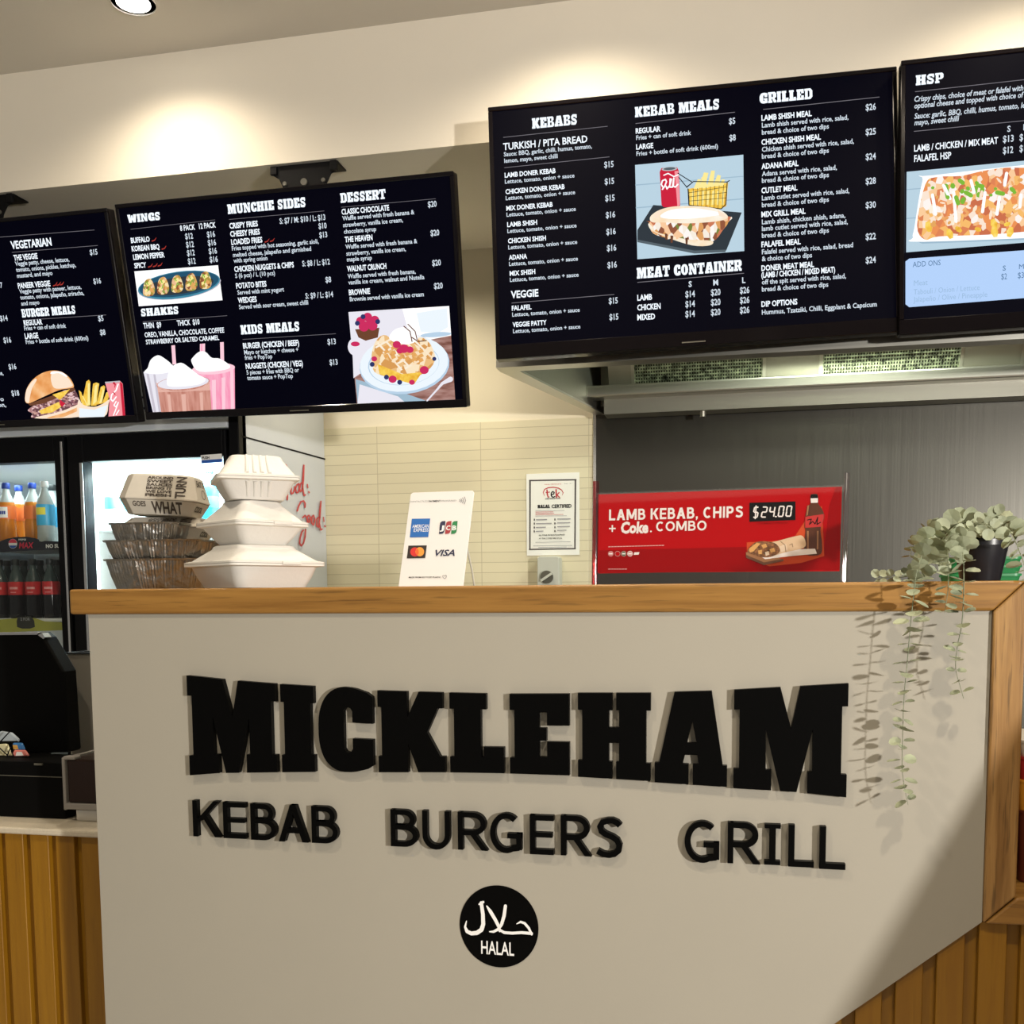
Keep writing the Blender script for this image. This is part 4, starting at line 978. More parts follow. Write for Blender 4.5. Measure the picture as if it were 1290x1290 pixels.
# three milkshakes
a = art(WT); a.Z = Zm(140, 200, 3.91)
for pts in ([(300, 920), (318, 918), (324, 1012), (306, 1014)], [(441, 912), (466, 910), (466, 1092), (440, 1094)], [(540, 904), (558, 903), (560, 1000), (542, 1002)]): a.poly(pts, S_PINK2)
a.poly([(447, 912), (453, 912), (452, 1092), (446, 1092)], S_PINK)
a.poly([(163, 1050), (300, 1050), (300, 1255), (212, 1258)], S_GLASS2)
a.polys([[(178, 1060), (190, 1060), (228, 1256), (216, 1257)], [(212, 1062), (222, 1062), (252, 1256), (240, 1256)]], S_GLASS)
a.poly([(404, 1036), (612, 1020), (614, 1240), (470, 1246)], S_PINK)
a.polys([[(500, 1090), (520, 1088), (522, 1242), (504, 1243)], [(548, 1078), (566, 1076), (566, 1240), (550, 1241)], [(590, 1040), (606, 1036), (610, 1238), (594, 1239)]], S_PINK2)
a.ell(508, 1034, 106, 28, S_PINK2, -4)
a.poly([(400, 1000), (410, 975), (440, 950), (470, 952), (500, 980), (540, 985), (590, 1020), (560, 1040), (440, 1048)], S_WHITE)
a.poly([(185, 1030), (200, 990), (235, 968), (270, 985), (300, 1010), (320, 1040), (240, 1060), (170, 1052)], S_WHITE)
a.poly([(230, 1110), (490, 1100), (500, 1250), (252, 1256)], S_CHOC2)
a.poly([(238, 1150), (492, 1140), (500, 1250), (254, 1256)], S_CHOC)
a.polys([[(280, 1160), (296, 1160), (306, 1254), (292, 1254)], [(350, 1160), (372, 1158), (376, 1252), (358, 1253)], [(440, 1152), (456, 1150), (460, 1250), (446, 1250)]], S_CHOC2)
a.ell(360, 1106, 132, 36, S_CHOC, -5); a.ell(360, 1103, 126, 31, S_GLASS2, -5)
a.poly([(280, 1100), (286, 1060), (310, 1020), (350, 1005), (385, 1025), (430, 1060), (470, 1085), (440, 1110), (350, 1122), (290, 1120)], S_WHITE)
a.stroke([(228, 1104), (240, 1128), (300, 1144), (380, 1144), (450, 1130), (488, 1100)], 4, S_CHOC2)
a.build('milkshake_picture', sc_w)
# waffle on a plate
a = art(WT); a.Z = Zm(400, 200, 3.908)
a.poly([(155, 755), (650, 725), (680, 1185), (197, 1207)], S_TABLE)
a.poly([(155, 755), (480, 735), (520, 900), (300, 1000), (180, 1080), (176, 980)], S_GLASS2)
a.polys([[(420, 740), (650, 725), (660, 870), (560, 890), (450, 850)]], S_WHITE)
a.poly([(490, 760), (640, 735), (645, 830), (600, 856), (510, 852)], S_PLATE); a.ell(585, 866, 76, 12, S_PLATE2, -4)
a.poly([(190, 1085), (420, 1150), (540, 1192), (200, 1206)], S_SKY2)
a.poly([(210, 1110), (400, 1170), (430, 1196), (200, 1206)], S_GLASS2)
a.ell(245, 850, 62, 20, S_GLASS2, -4); a.poly([(188, 840), (308, 832), (300, 880), (240, 896), (205, 880)], S_BROWN)
for cx, cy, r in ((215, 800, 22), (250, 780, 22), (285, 795, 22), (232, 825, 26), (275, 822, 24), (262, 800, 18)): a.ell(cx, cy, r, r, S_BERRY)
for cx, cy, r in ((200, 810, 12), (300, 802, 12), (228, 778, 12)): a.ell(cx, cy, r, r, S_BERRY2)
a.ell(195, 925, 42, 46, S_GLASS2); a.ell(190, 912, 22, 12, S_BERRY)
a.ell(432, 1016, 222, 142, S_PLATE2, -6); a.ell(430, 1008, 218, 138, S_PLATE, -6); a.ell(428, 1010, 176, 104, S_PLATE2, -6); a.ell(430, 1012, 172, 100, S_PLATE, -6)
a.poly([(290, 900), (345, 870), (430, 960), (500, 1020), (460, 1070), (300, 1040), (270, 985)], S_WAF)
a.poly([(380, 920), (520, 880), (580, 960), (560, 1030), (460, 1080), (300, 1060), (285, 1000)], S_WAF)
a.poly([(300, 1010), (420, 1060), (520, 1050), (480, 1110), (400, 1090), (310, 1060)], S_CHIP)
for i in range(5):
    a.polys(stroke2([(300 + 42 * i, 905 - 6 * i), (420 + 36 * i, 1040 - 16 * i)], 9, False) + stroke2([(290 + 36 * i, 930 + 26 * i), (380 + 40 * i, 880 + 24 * i)], 9, False), S_CREAM)
a.polys([[(330 + 34 * i, 925 + 22 * j + 4 * i), (350 + 34 * i, 915 + 22 * j + 4 * i), (358 + 34 * i, 930 + 22 * j + 4 * i), (338 + 34 * i, 940 + 22 * j + 4 * i)] for i in range(6) for j in range(3)], S_TOAST)
a.poly([(360, 890), (380, 845), (430, 830), (480, 850), (500, 890), (440, 915)], S_WHITE)
a.polys(stroke2([(430, 825), (460, 850), (470, 900)], 5) + stroke2([(450, 815), (485, 850), (495, 890)], 5) + stroke2([(470, 880), (500, 900), (540, 895)], 5), S_BROWN)
for cx, cy, r in ((395, 915, 20), (430, 935, 24), (460, 940, 18), (410, 945, 16), (530, 1040, 22), (375, 1085, 20), (285, 985, 14), (470, 1100, 14)): a.ell(cx, cy, r, r * .9, S_BERRY)
for cx, cy, r in ((345, 1075, 12), (275, 1012, 12), (410, 1100, 12), (580, 985, 10)): a.ell(cx, cy, r, r, S_BERRY2)
a.stroke([(660, 1085), (620, 1105), (590, 1140), (545, 1190)], [26, 14, 9, 8], S_GLASS2)
a.build('waffle_picture', sc_w)

# ---- burger screen
a = art(BT); a.Z = Zm(0, 200, 3.583)
a.rule((-60, 359), (430, 322), 2, RULE)
a.text('VEGETARIAN', 56, 408, 238, 34, W_T, .03); a.rule((58, 423), (445, 392), 2, RULE)
for s_, x, y, x1 in (('THE VEGGIE', 68, 460, 175), ('PANEER VEGGIE', 87, 586, 232), ('REGULAR', 113, 753, 196), ('LARGE', 118, 813, 178)): a.text(s_, x, y, x1, 24, W_T, .03)
for s_, x, y, x1 in (('Veggie patty, cheese, lettuce,', 74, 484, 318), ('tomato, onions, pickles, ketchup,', 78, 511, 348), ('mustard, and mayo', 82, 538, 242), ('Veggie patty with paneer, lettuce,', 93, 609, 372), ('tomato, onions, jalapeño, sriracha,', 97, 636, 384), ('and mayo', 101, 663, 183), ('Fries + can of soft drink', 115, 775, 303), ('Fries + bottle of soft drink (600ml)', 122, 836, 403), ('onion, cheese,', -95, 982, 20), ('mayo', -40, 1096, 22), ('onion,', -40, 1122, 32)): a.text(s_, x, y, x1, 19, W_D, slope=-.07)
for s_, x, y in (('$15', 411, 435), ('$16', 427, 565), ('$17', -17, 585), ('$14', 6, 733), ('$16', 22, 831), ('$16', 45, 951), ('$18', 58, 1070)): a.text(s_, x, y, x + 34, 24, W_D, .02)
a.text('$5', 448, 733, 472, 24, W_D, .02); a.text('$8', 457, 796, 481, 24, W_D, .02)
a.polys(stroke2([(245, 574), (256, 570), (262, 558)], [5, 5, 2]) + stroke2([(262, 572), (272, 568), (278, 557)], [5, 5, 2]) + stroke2([(278, 570), (286, 566), (292, 556)], [5, 5, 2]), S_CHIL)
a.slab('BURGER MEALS', 105, 717, 346, 38, W_T, slope=-.08); a.rule((108, 729), (483, 705), 2, RULE)
a.build('menu_text', sc_b)
a = art(BT); a.Z = Zm(0, 380, 7.17)
a.poly([(275, 960), (300, 1010), (320, 1052), (720, 1040), (742, 950), (720, 880), (680, 800), (590, 800)], S_PATTY)
a.poly([(258, 918), (300, 912), (590, 808), (640, 780), (672, 770), (690, 800), (600, 838), (500, 880), (400, 920), (280, 940)], S_BROWN)
a.poly([(480, 840), (640, 790), (590, 850), (548, 888), (510, 860)], S_CHIP)
a.poly([(360, 985), (540, 905), (560, 950), (480, 1000), (380, 1015)], S_CHIP)
a.poly([(548, 880), (575, 905), (600, 920), (570, 950), (548, 930)], S_RED)
a.poly([(320, 1052), (560, 990), (740, 918), (745, 950), (720, 1040)], S_BUN2); a.poly([(430, 1050), (600, 1000), (740, 940), (730, 975), (600, 1035), (560, 1046)], S_BUN)
a.poly([(240, 905), (236, 850), (256, 775), (310, 700), (390, 645), (480, 622), (560, 632), (620, 670), (660, 720), (676, 770), (640, 782), (540, 800), (400, 860), (280, 915)], S_BUN)
a.poly([(240, 900), (238, 850), (256, 780), (320, 700), (340, 710), (300, 780), (280, 860), (270, 912)], S_BUN2)
a.poly([(470, 665), (540, 640), (610, 675), (655, 730), (660, 765), (560, 785), (490, 770)], S_BUN2)
a.poly([(480, 630), (560, 634), (618, 672), (600, 676), (540, 645), (470, 655)], S_WHITE)
a.polys([[(770, 940), (760, 860), (790, 720), (812, 705), (826, 725), (820, 940)], [(720, 800), (742, 815), (772, 900), (800, 940), (770, 950), (740, 900)], [(830, 940), (850, 740), (880, 730), (906, 740), (900, 780), (880, 940)], [(880, 930), (920, 770), (948, 755), (960, 770), (950, 820), (930, 920)], [(930, 920), (970, 820), (996, 810), (998, 840), (980, 900)]], S_CHIP)
a.polys([[(800, 930), (804, 740), (822, 735), (826, 930)], [(850, 930), (866, 760), (890, 745), (880, 900)], [(905, 920), (940, 790), (952, 800), (930, 910)], [(752, 850), (760, 850), (806, 940), (796, 940)]], S_CHIP2)
a.poly([(720, 880), (760, 930), (860, 950), (940, 920), (1000, 880), (990, 920), (950, 1040), (725, 1045)], S_BUN2)
a.poly([(725, 960), (860, 975), (985, 930), (950, 1040), (725, 1045)], S_PLATE)
a.poly([(958, 724), (1092, 714), (1118, 740), (1142, 1026), (990, 1036), (1000, 880)], S_RED2)
a.poly([(1092, 722), (1116, 742), (1142, 1026), (1118, 1028)], S_RED)
a.poly([(958, 724), (1092, 714), (1094, 728), (962, 738)], S_GREY)
a.polys(stroke2([(1040, 735), (1052, 748), (1046, 775)], [20, 12, 5]) + stroke2([(1046, 828), (1034, 818), (1050, 838)], 9), S_RED)
a.polys(stroke2([(1078, 745), (1060, 800), (1020, 840), (1012, 880), (1030, 900), (1060, 860)], 12) + stroke2([(1060, 900), (1040, 935), (1058, 950), (1080, 910), (1052, 985), (1036, 1025)], 10) + stroke2([(1085, 980), (1060, 1020)], 10), S_WHITE)
a.build('burger_meal_picture', sc_b)

# ---- ceiling brackets of the hanging screens
def bracket(M4, px0, px1, label):
    Yk = Y_BULK + 0.012
    t = thing('screen_bracket', label, 'bracket', (0, Yk, Z_SOFFIT), group='black screen brackets')
    A = onY(px0[0], px0[1], Yk); B = onY(px1[0], px1[1], Yk)
    t.location = ((A.x + B.x) / 2, Yk, Z_SOFFIT); hw = (B.x - A.x) / 2
    q = MB()
    q.prism_xz([(-hw, -0.003), (hw, -0.003), (hw, -0.028), (hw * .80, -0.036), (hw * .68, -0.060), (hw * .55, -0.12), (-hw * .52, -0.12), (-hw * .66, -0.060), (-hw * .76, -0.038), (-hw, -0.022)], 0.0, 0.004)
    q.box((-hw, 0.0, -0.006), (hw, 0.07, -0.001)); q.box((-hw, -0.006, -0.026), (-hw + 0.02, 0.004, -0.003)); q.box((hw - 0.02, -0.01, -0.03), (hw, 0.004, -0.003))
    q.build('mounting_plate', M['black'], t, bevel=0.0015)
    for u_, r_ in ((0, .010), (.58, .006), (-.58, .006)):
        q = MB(); q.tube([(hw * u_, -0.005, -0.053), (hw * u_, 0.0, -0.053)], r_, 12); q.build('bolt', M['dark_grey'], t)
    for s in (-1, 1):
        q = MB(); q.box((s * hw * .5 - 0.012, 0.004, -0.16), (s * hw * .5 + 0.012, 0.012, -0.002)); q.build('hanger_arm', M['black'], t)
    return t
bracket(WT, (341, 206), (425, 198), 'black bracket holding up the screen of wings and desserts')
bracket(BT, (-68, 250), (17, 243), 'black bracket holding up the burger screen, cut by the left edge')

# ================================================================== drinks fridge
YF = Y_FRIDGE
XF1 = X_FRIDGE; XF0 = XF1 - 1.26
ZH0 = onY(240, 541, YF).z; ZH1 = onY(168, 473, YF).z
fr = thing('drinks_fridge', 'two-door glass-fronted drinks fridge with black doors and white side', 'fridge', ((XF0 + XF1) / 2, YF, 0))
q = MB()
q.box((XF0, YF + 0.05, 0.02), (XF0 + 0.03, Y_BACK - 0.01, ZH1 - 0.01)); q.build('side_panel', M['fridge_white'], fr, world=True, bevel=0.004)
q = MB(); q.box((XF1 - 0.03, YF + 0.02, 0.02), (XF1, Y_BACK - 0.01, ZH1 - 0.01))
q.build('side_panel', M['fridge_white'], fr, world=True, bevel=0.004)
q = MB(); q.box((XF0 + 0.03, Y_BACK - 0.06, 0.02), (XF1 - 0.03, Y_BACK - 0.015, ZH1 - 0.02)); q.box((XF0 + 0.03, YF + 0.05, ZH0 - 0.08), (XF1 - 0.03, Y_BACK - 0.06, ZH0 - 0.05)); q.box((XF0 + 0.03, YF + 0.05, 0.30), (XF1 - 0.03, Y_BACK - 0.06, 0.33))
XM = onY(85, 650, YF).x
q.box((XM - 0.012, YF + 0.05, 0.33), (XM + 0.012, Y_BACK - 0.06, ZH0 - 0.08))
q.build('inner_liner', M['fridge_in'], fr, world=True)
q = MB(); q.box((XF0, YF - 0.012, ZH0), (onY(288, 530, YF).x, YF + 0.05, ZH1)); hd = q.build('header_sign', M['fridge_white'], fr, world=True, bevel=0.004)
tag(hd, 'white header sign with navy letters')
q = MB(); q.box((onY(288, 530, YF).x, YF - 0.004, 0.05), (XF1, YF + 0.05, ZH1 - 0.01)); q.box((XF0, YF, ZH1 - 0.012), (XF1, Y_BACK - 0.01, ZH1)); q.build('corner_post', M['black'], fr, world=True, bevel=0.003)
FM = mat4((0, YF - 0.012, 0)); a = Pic(FM, base=0.001)
a.poly([(163, 498), (168.5, 499), (170.5, 524), (163, 524)], M['navy'])
a.polys(stroke2([(184, 500), (178, 501), (174, 505.5), (174, 509), (178, 513.5), (184, 515)], 2.6) + stroke2([(184, 500), (190, 502), (193, 507.5), (190, 513), (184, 515)], 2.6), M['navy'])
a.build('header_lettering', hd, mat4(Vector(hd.location) + fr.location))
def door(x0, x1, glass_l, glass_r, zt, name):
    zb_ = 0.30
    q = MB()
    q.box((x0, YF, zb_), (glass_l, YF + 0.05, ZH0 - 0.002)); q.box((glass_r, YF, zb_), (x1, YF + 0.05, ZH0 - 0.002))
    q.box((glass_l, YF, zt), (glass_r, YF + 0.05, ZH0 - 0.002)); q.box((glass_l, YF, zb_), (glass_r, YF + 0.05, zb_ + 0.08))
    d = q.build('door', M['black'], fr, world=True, bevel=0.003)
    g = MB(); g.box((glass_l, YF + 0.015, zb_ + 0.08), (glass_r, YF + 0.021, zt)); g.build('glass_pane', M['glass'], d)
    return d
d2 = door(onY(88, 650, YF).x, onY(287, 650, YF).x, onY(108, 650, YF).x, onY(283, 650, YF).x, onY(200, 578, YF).z, 'r')
d1 = door(XF0 + 0.02, onY(84, 650, YF).x, XF0 + 0.09, onY(71.5, 650, YF).x, onY(40, 582, YF).z, 'l')
q = MB(); xs = onY(82, 650, YF).x; q.box((xs - 0.004, YF - 0.006, 0.4), (xs + 0.004, YF, ZH0 - 0.02)); tag(q.build('door_edge_trim', M['silver'], d1, bevel=0.001), 'slim silver edge strip')
xs = onY(105.5, 650, YF).x
q = MB(); q.box((xs - 0.006, YF - 0.004, 0.4), (xs + 0.005, YF, ZH0 - 0.09)); tag(q.build('door_edge_trim', M['silver'], d2, bevel=0.001), 'slim silver edge strip')
# light strips
for x, nm in ((XM + 0.03, 'r'),):
    q = MB(); q.box((x, YF + 0.07, 0.45), (x + 0.02, YF + 0.09, ZH0 - 0.10)); tag(q.build('light_strip', M['led'], fr, world=True), 'glowing cool white light strip')
def fridge_lamp(x, e, wd):
    l = area_light('fridge_lamp', (x, YF + 0.12, ZH0 - 0.10), (x, YF + 0.35, 0.8), wd, e, (0.86, 1.0, 0.97), 0.08)
    l.parent = fr; l.location = Vector(l.location) - fr.location
fridge_lamp((XM + XF1) / 2, 24, 0.45); fridge_lamp(XM - 0.3, 1.6, 0.45)
# shelves
ZS1 = onY(30, 684, YF + 0.06).z; ZS2 = onY(30, 779, YF + 0.06).z
for z in (ZS1, ZS2):
    q = MB(); q.box((XF0 + 0.04, YF + 0.06, z - 0.012), (XM - 0.014, Y_BACK - 0.07, z)); q.build('shelf', M['fridge_in'], fr, world=True)
ZR1 = onY(150, 662, YF + 0.06).z
for z in (ZR1, ZR1 - 0.26):
    q = MB(); q.box((XM + 0.014, YF + 0.10, z - 0.012), (XF1 - 0.035, Y_BACK - 0.07, z)); q.build('shelf', M['fridge_in'], fr, world=True)
# shelf strips on the left compartment
YS = YF + 0.055
SM = mat4((0, YS, 0)); a = Pic(SM, base=0.001); a.Z = Zm(0, 560, 4.96)
S_STRIP = P('dark_strip_print', (0.012, 0.012, 0.025), 0.4); S_BADGE = P('black_badge_print', (0.02, 0.02, 0.015), 0.5)
S_YEL = P('yellow_strip_print', (0.36, 0.36, 0.06), 0.5); S_PBLUE = P('blue_print', (0.02, 0.10, 0.45), 0.5); S_PRED = P('red_print', (0.65, 0.03, 0.08), 0.5)
a.poly([(-160, 640), (-60, 605), (0, 606), (40, 590), (100, 578), (170, 576), (220, 585), (270, 602), (372, 606), (372, 655), (-160, 680)], S_STRIP)
a.ell(82, 620, 27, 30, M['white_ink']); a.ell(82, 620, 26, 29, S_PRED, 0, 20, 190, 350); a.ell(83, 622, 25, 26, S_PBLUE, 0, 20, 20, 160)
a.text('MAX', 122, 648, 215, 34, S_PRED, .03, .2, slope=0); a.text('PEPSI', 120, 600, 165, 10, M['white_ink'], .02, slope=0); a.text('NO SUGAR', 290, 646, 440, 22, M['white_ink'], .04, slope=0)
s_ = a.build('shelf_strip', fr, mat4(fr.location)); tag(s_, 'arched dark shelf strip with a round red, white and blue logo')
a = Pic(SM, base=0.001); a.Z = Zm(0, 560, 4.96)
a.poly([(-160, 1105), (110, 1085), (220, 1085), (280, 1105), (392, 1110), (392, 1160), (-160, 1180)], S_YEL)
a.poly([(108, 1140), (105, 1105), (112, 1078), (195, 1072), (215, 1100), (220, 1140), (190, 1150), (140, 1150)], S_BADGE)
a.text('2 FOR', 130, 1100, 190, 18, M['grey_ink'], .02, slope=0)
s_ = a.build('shelf_strip', fr, mat4(fr.location)); tag(s_, 'yellow shelf strip with a black badge')
# vent slots under the strips
q = MB()
for i in range(8): q.box((onY(62, 803, YF + 0.05).x - 0.02 * i * 1.0, YF + 0.0535, onY(60, 806, YF).z), (onY(62, 803, YF + 0.05).x - 0.02 * i + 0.012, YF + 0.055, onY(60, 801, YF).z))
q.build('vent_slots', M['black'], fr, world=True)
q = MB(); q.box((XF0 + 0.09, YF + 0.055, onY(60, 900, YF).z), (onY(83, 840, YF).x, YF + 0.06, onY(40, 793, YF).z)); q.build('lower_panel', M['fridge_white'], fr, world=True)
# energy label on the right door
a = Pic(mat4((0, YF, 0)), base=0.001); a.poly([(253, 573.5), (279.5, 571.5), (280.5, 582), (254, 584)], M['white_ink']); a.poly([(254, 580), (280, 578), (280.3, 582), (254.2, 584)], S_PBLUE)
a.text('PUSH', 255, 578.5, 264, 3.2, M['black_ink'], .03, slope=-.07)
a.build('door_label', d2, mat4((0, 0, 0)) if False else mat4(fr.location + d2.location))
# side: black joint line and red script lettering
SD = mat4((XF1, 0, 0), (0, 0, RAD(90)))
a = Pic(SD, base=0.0012)
pa, pb = onX(304, 549.5, XF1), onX(409.5, 578.5, XF1)
a.stroke([(304, 549.5), (409.5, 578.5)], 1.9, M['black_ink'], False)
o = a.build('joint_line', fr, mat4(fr.location))
a = Pic(SD, base=0.0012); a.Z = Zm(340, 540, 8.06)
M['script_red'] = P('red_script_vinyl', (0.50, 0.05, 0.06), 0.5)
for pts, wd in (([(140, 362), (160, 368), (176, 400), (182, 440)], 10), ([(118, 712), (128, 670), (152, 618), (168, 608), (176, 640), (172, 720)], 13),
    ([(214, 600), (208, 635), (214, 662), (232, 652), (246, 612), (248, 590)], 12), ([(286, 560), (268, 570), (256, 610), (262, 650), (280, 650), (294, 600), (288, 562)], 11), ([(322, 545), (304, 560), (296, 610), (306, 640), (322, 620), (334, 520), (338, 372), (326, 520), (328, 610), (340, 680), (352, 672)], 11), ([(372, 566), (378, 600)], 9), ([(385, 640), (390, 650)], 11),
    ([(268, 835), (280, 790), (305, 742), (332, 734), (348, 760), (346, 798)], 12), ([(322, 905), (345, 880), (362, 905), (374, 925)], 11), ([(380, 880), (366, 900), (372, 950), (388, 950), (398, 900), (384, 880)], 11), ([(428, 880), (412, 900), (412, 960), (428, 980), (444, 930), (430, 880)], 11), ([(480, 900), (462, 920), (462, 985), (480, 1000), (494, 900), (504, 738), (490, 860), (488, 960), (502, 1030), (516, 1020)], 11), ([(530, 900), (534, 945)], 8), ([(541, 985), (546, 996)], 11),
    ([(345, 1022), (340, 1100), (322, 1165), (300, 1190), (284, 1165), (288, 1110), (306, 1050), (322, 1030)], 12)):
    a.stroke(pts, wd * 1.35, M['script_red'])
o = a.build('side_lettering', fr, mat4(fr.location)); tag(o, 'red handwritten-style lettering reading Good. Good.')

# ------------------------------------------------------------------ bottles
M['orange'] = P('orange_drink', (0.62, 0.20, 0.015), 0.12, spec=0.6)
M['cola'] = P('cola_drink', (0.006, 0.005, 0.007), 0.15, spec=0.35)
M['clear'] = P('clear_bottle_plastic', (0.42, 0.47, 0.47), 0.10, spec=0.6)
M['clearc'] = P('tinted_empty_neck', (0.05, 0.075, 0.075), 0.12, spec=0.5)
M['water'] = P('pale_blue_bottle', (0.60, 0.78, 0.85), 0.12, spec=0.6)
M['blue_b'] = P('blue_sports_drink', (0.02, 0.22, 0.40), 0.15)
M['cap_blue'] = P('blue_bottle_cap', (0.01, 0.045, 0.30), 0.35)
M['cap_black'] = P('black_bottle_cap', (0.015, 0.02, 0.022), 0.35)
M['cap_white'] = P('white_bottle_cap', (0.75, 0.77, 0.77), 0.35)
M['lab_orange'] = P('orange_label', (0.75, 0.17, 0.03), 0.5)
M['lab_red'] = P('red_label', (0.60, 0.025, 0.03), 0.4)
M['lab_blue'] = P('blue_label', (0.05, 0.42, 0.72), 0.4)
M['lab_yel'] = P('yellow_print', (0.80, 0.72, 0.08), 0.4)
def bottle(name, label, grp, x, y, z, h, r, liquid, fill, neck, capm, labm, l0, l1, marks=()):
    t = thing(name, label, 'bottle', (x, y, z), group=grp)
    prof = [(.80, 0), (.95, .02), (1, .08), (.97, .16), (.97, .30), (.90, .40), (.98, .50), (.98, .60), (.86, .68), (.62, .77), (.40, .85), (.36, .90), (.36, .92)]
    q = MB()
    lo = [p for p in prof if p[1] <= fill]; hi = [lo[-1]] + [p for p in prof if p[1] > fill]
    q.lathe([(a_ * r, b_ * h) for a_, b_ in lo], 20, liquid, cap1=False); q.lathe([(a_ * r, b_ * h) for a_, b_ in hi], 20, neck, cap0=False)
    q.build('bottle_body', None, t, smooth=40)
    q = MB(); q.lathe([(.99 * r, l0 * h), (1.0 * r, (l0 + .01) * h), (1.0 * r, (l1 - .01) * h), (.99 * r, l1 * h)], 20, cap0=False, cap1=False)
    lb = q.build('bottle_label', labm, t, smooth=40)
    for m_, (u0, u1, v0, v1) in marks:                       # printed patch curving round the label
        n = 6; q = MB(); V = []
        for k in range(n + 1):
            an = RAD(-90 + (u0 + (u1 - u0) * k / n) * 60 + 12)
            for v in (v0, v1): V.append((1.012 * r * cos(an), 1.012 * r * sin(an), (l0 + (l1 - l0) * v) * h))
        q.add(V, [(2 * k, 2 * k + 2, 2 * k + 3, 2 * k + 1) for k in range(n)]); q.build('label_print', m_, lb)
    q = MB(); q.lathe([(.44 * r, .905 * h), (.46 * r, .91 * h), (.46 * r, .985 * h), (.42 * r, h)], 16); q.build('bottle_cap', capm, t, smooth=40)
    return t
fx_ = lambda px, y: onY(px, 650, y).x
FAN = (M['orange'], .70, M['clear'], M['cap_blue'], M['lab_orange'], .40, .62)
for px, y, lb in ((-9, 3.10, 'orange soft drink bottle with blue cap, cut by the left edge, on the upper shelf'), (9, 3.09, 'orange soft drink bottle with a pale printed label, blue cap, upper left of the fridge'), (25, 3.17, 'orange soft drink bottle with blue cap, just right of the pale-labelled orange bottle'), (42, 3.11, 'orange soft drink bottle with blue cap, beside the blue-labelled lemon bottle')):
    bottle('soft_drink_bottle', lb, 'orange drink bottles', fx_(px, y), y, ZS1, .205, .029, *FAN, marks=([(M['white_ink'], (-.8, .5, .1, .9)), (M['cap_blue'], (-.5, .3, .35, .6))] if px == 9 else []))
bottle('soft_drink_bottle', 'clear lemon drink bottle with blue and yellow label, white cap, upper shelf', 'lemon drink bottles', fx_(57.5, 3.08), 3.08, ZS1, .205, .029, M['clear'], .7, M['clear'], M['cap_white'], M['lab_blue'], .28, .62, marks=[(M['lab_yel'], (-.9, .4, .50, .85))])
bottle('soft_drink_bottle', 'dark-capped bottle half hidden behind the blue-labelled lemon bottle', 'lemon drink bottles', fx_(67, 3.18), 3.18, ZS1, .205, .029, M['clear'], .7, M['clear'], M['cap_black'], M['lab_blue'], .28, .62)
COK = (M['cola'], .62, M['clearc'], M['cap_black'], M['lab_red'], .40, .62)
for px, y, lb in ((-4, 3.09, 'cola bottle with red label, cut by the left edge, lower shelf'), (16.5, 3.085, 'front cola bottle with red label, left of three on the lower shelf'), (38, 3.085, 'front cola bottle with red label, middle of three on the lower shelf'), (60, 3.085, 'front cola bottle with red label, right of three on the lower shelf'),
                  (27, 3.17, 'cola bottle standing behind the gap between the left and middle front cola bottles'), (47.5, 3.17, 'cola bottle standing behind the gap between the middle and right front cola bottles'), (69, 3.17, 'cola bottle behind the right front cola bottle, against the door frame'), (6, 3.17, 'cola bottle standing behind, left of the left front cola bottle')):
    bottle('cola_bottle', lb, 'cola bottles on the lower shelf', fx_(px, y), y, ZS2, .20, .027, *COK, marks=([(P('pale_red_print', (.80, .35, .35), .5), (-.45, .55, .42, .60)), (P('pale_red_print', (.80, .35, .35), .5), (-.35, .35, .16, .22))] if y < 3.1 else []))
for px, y, lb in ((143, 3.14, 'pale water bottle in the lit fridge, left of the printed burger box'), (152, 3.22, 'pale water bottle deeper in the lit fridge, touching the printed burger box in view')):
    bottle('water_bottle', lb, 'water bottles', fx_(px, y), y, ZR1, .20, .028, M['water'], .7, M['water'], M['cap_white'], M['lab_blue'], .30, .5)
bottle('sports_drink_bottle', 'blue drink bottle seen between the printed box and the white box tower', 'blue drink bottles', fx_(265, 3.16), 3.16, ZR1, .19, .032, M['blue_b'], .7, M['blue_b'], M['cap_blue'], M['lab_blue'], .30, .5)

# ================================================================== things on the timber counter
def local_frame(t): return Matrix.LocRotScale(t.location, t.rotation_euler, None)
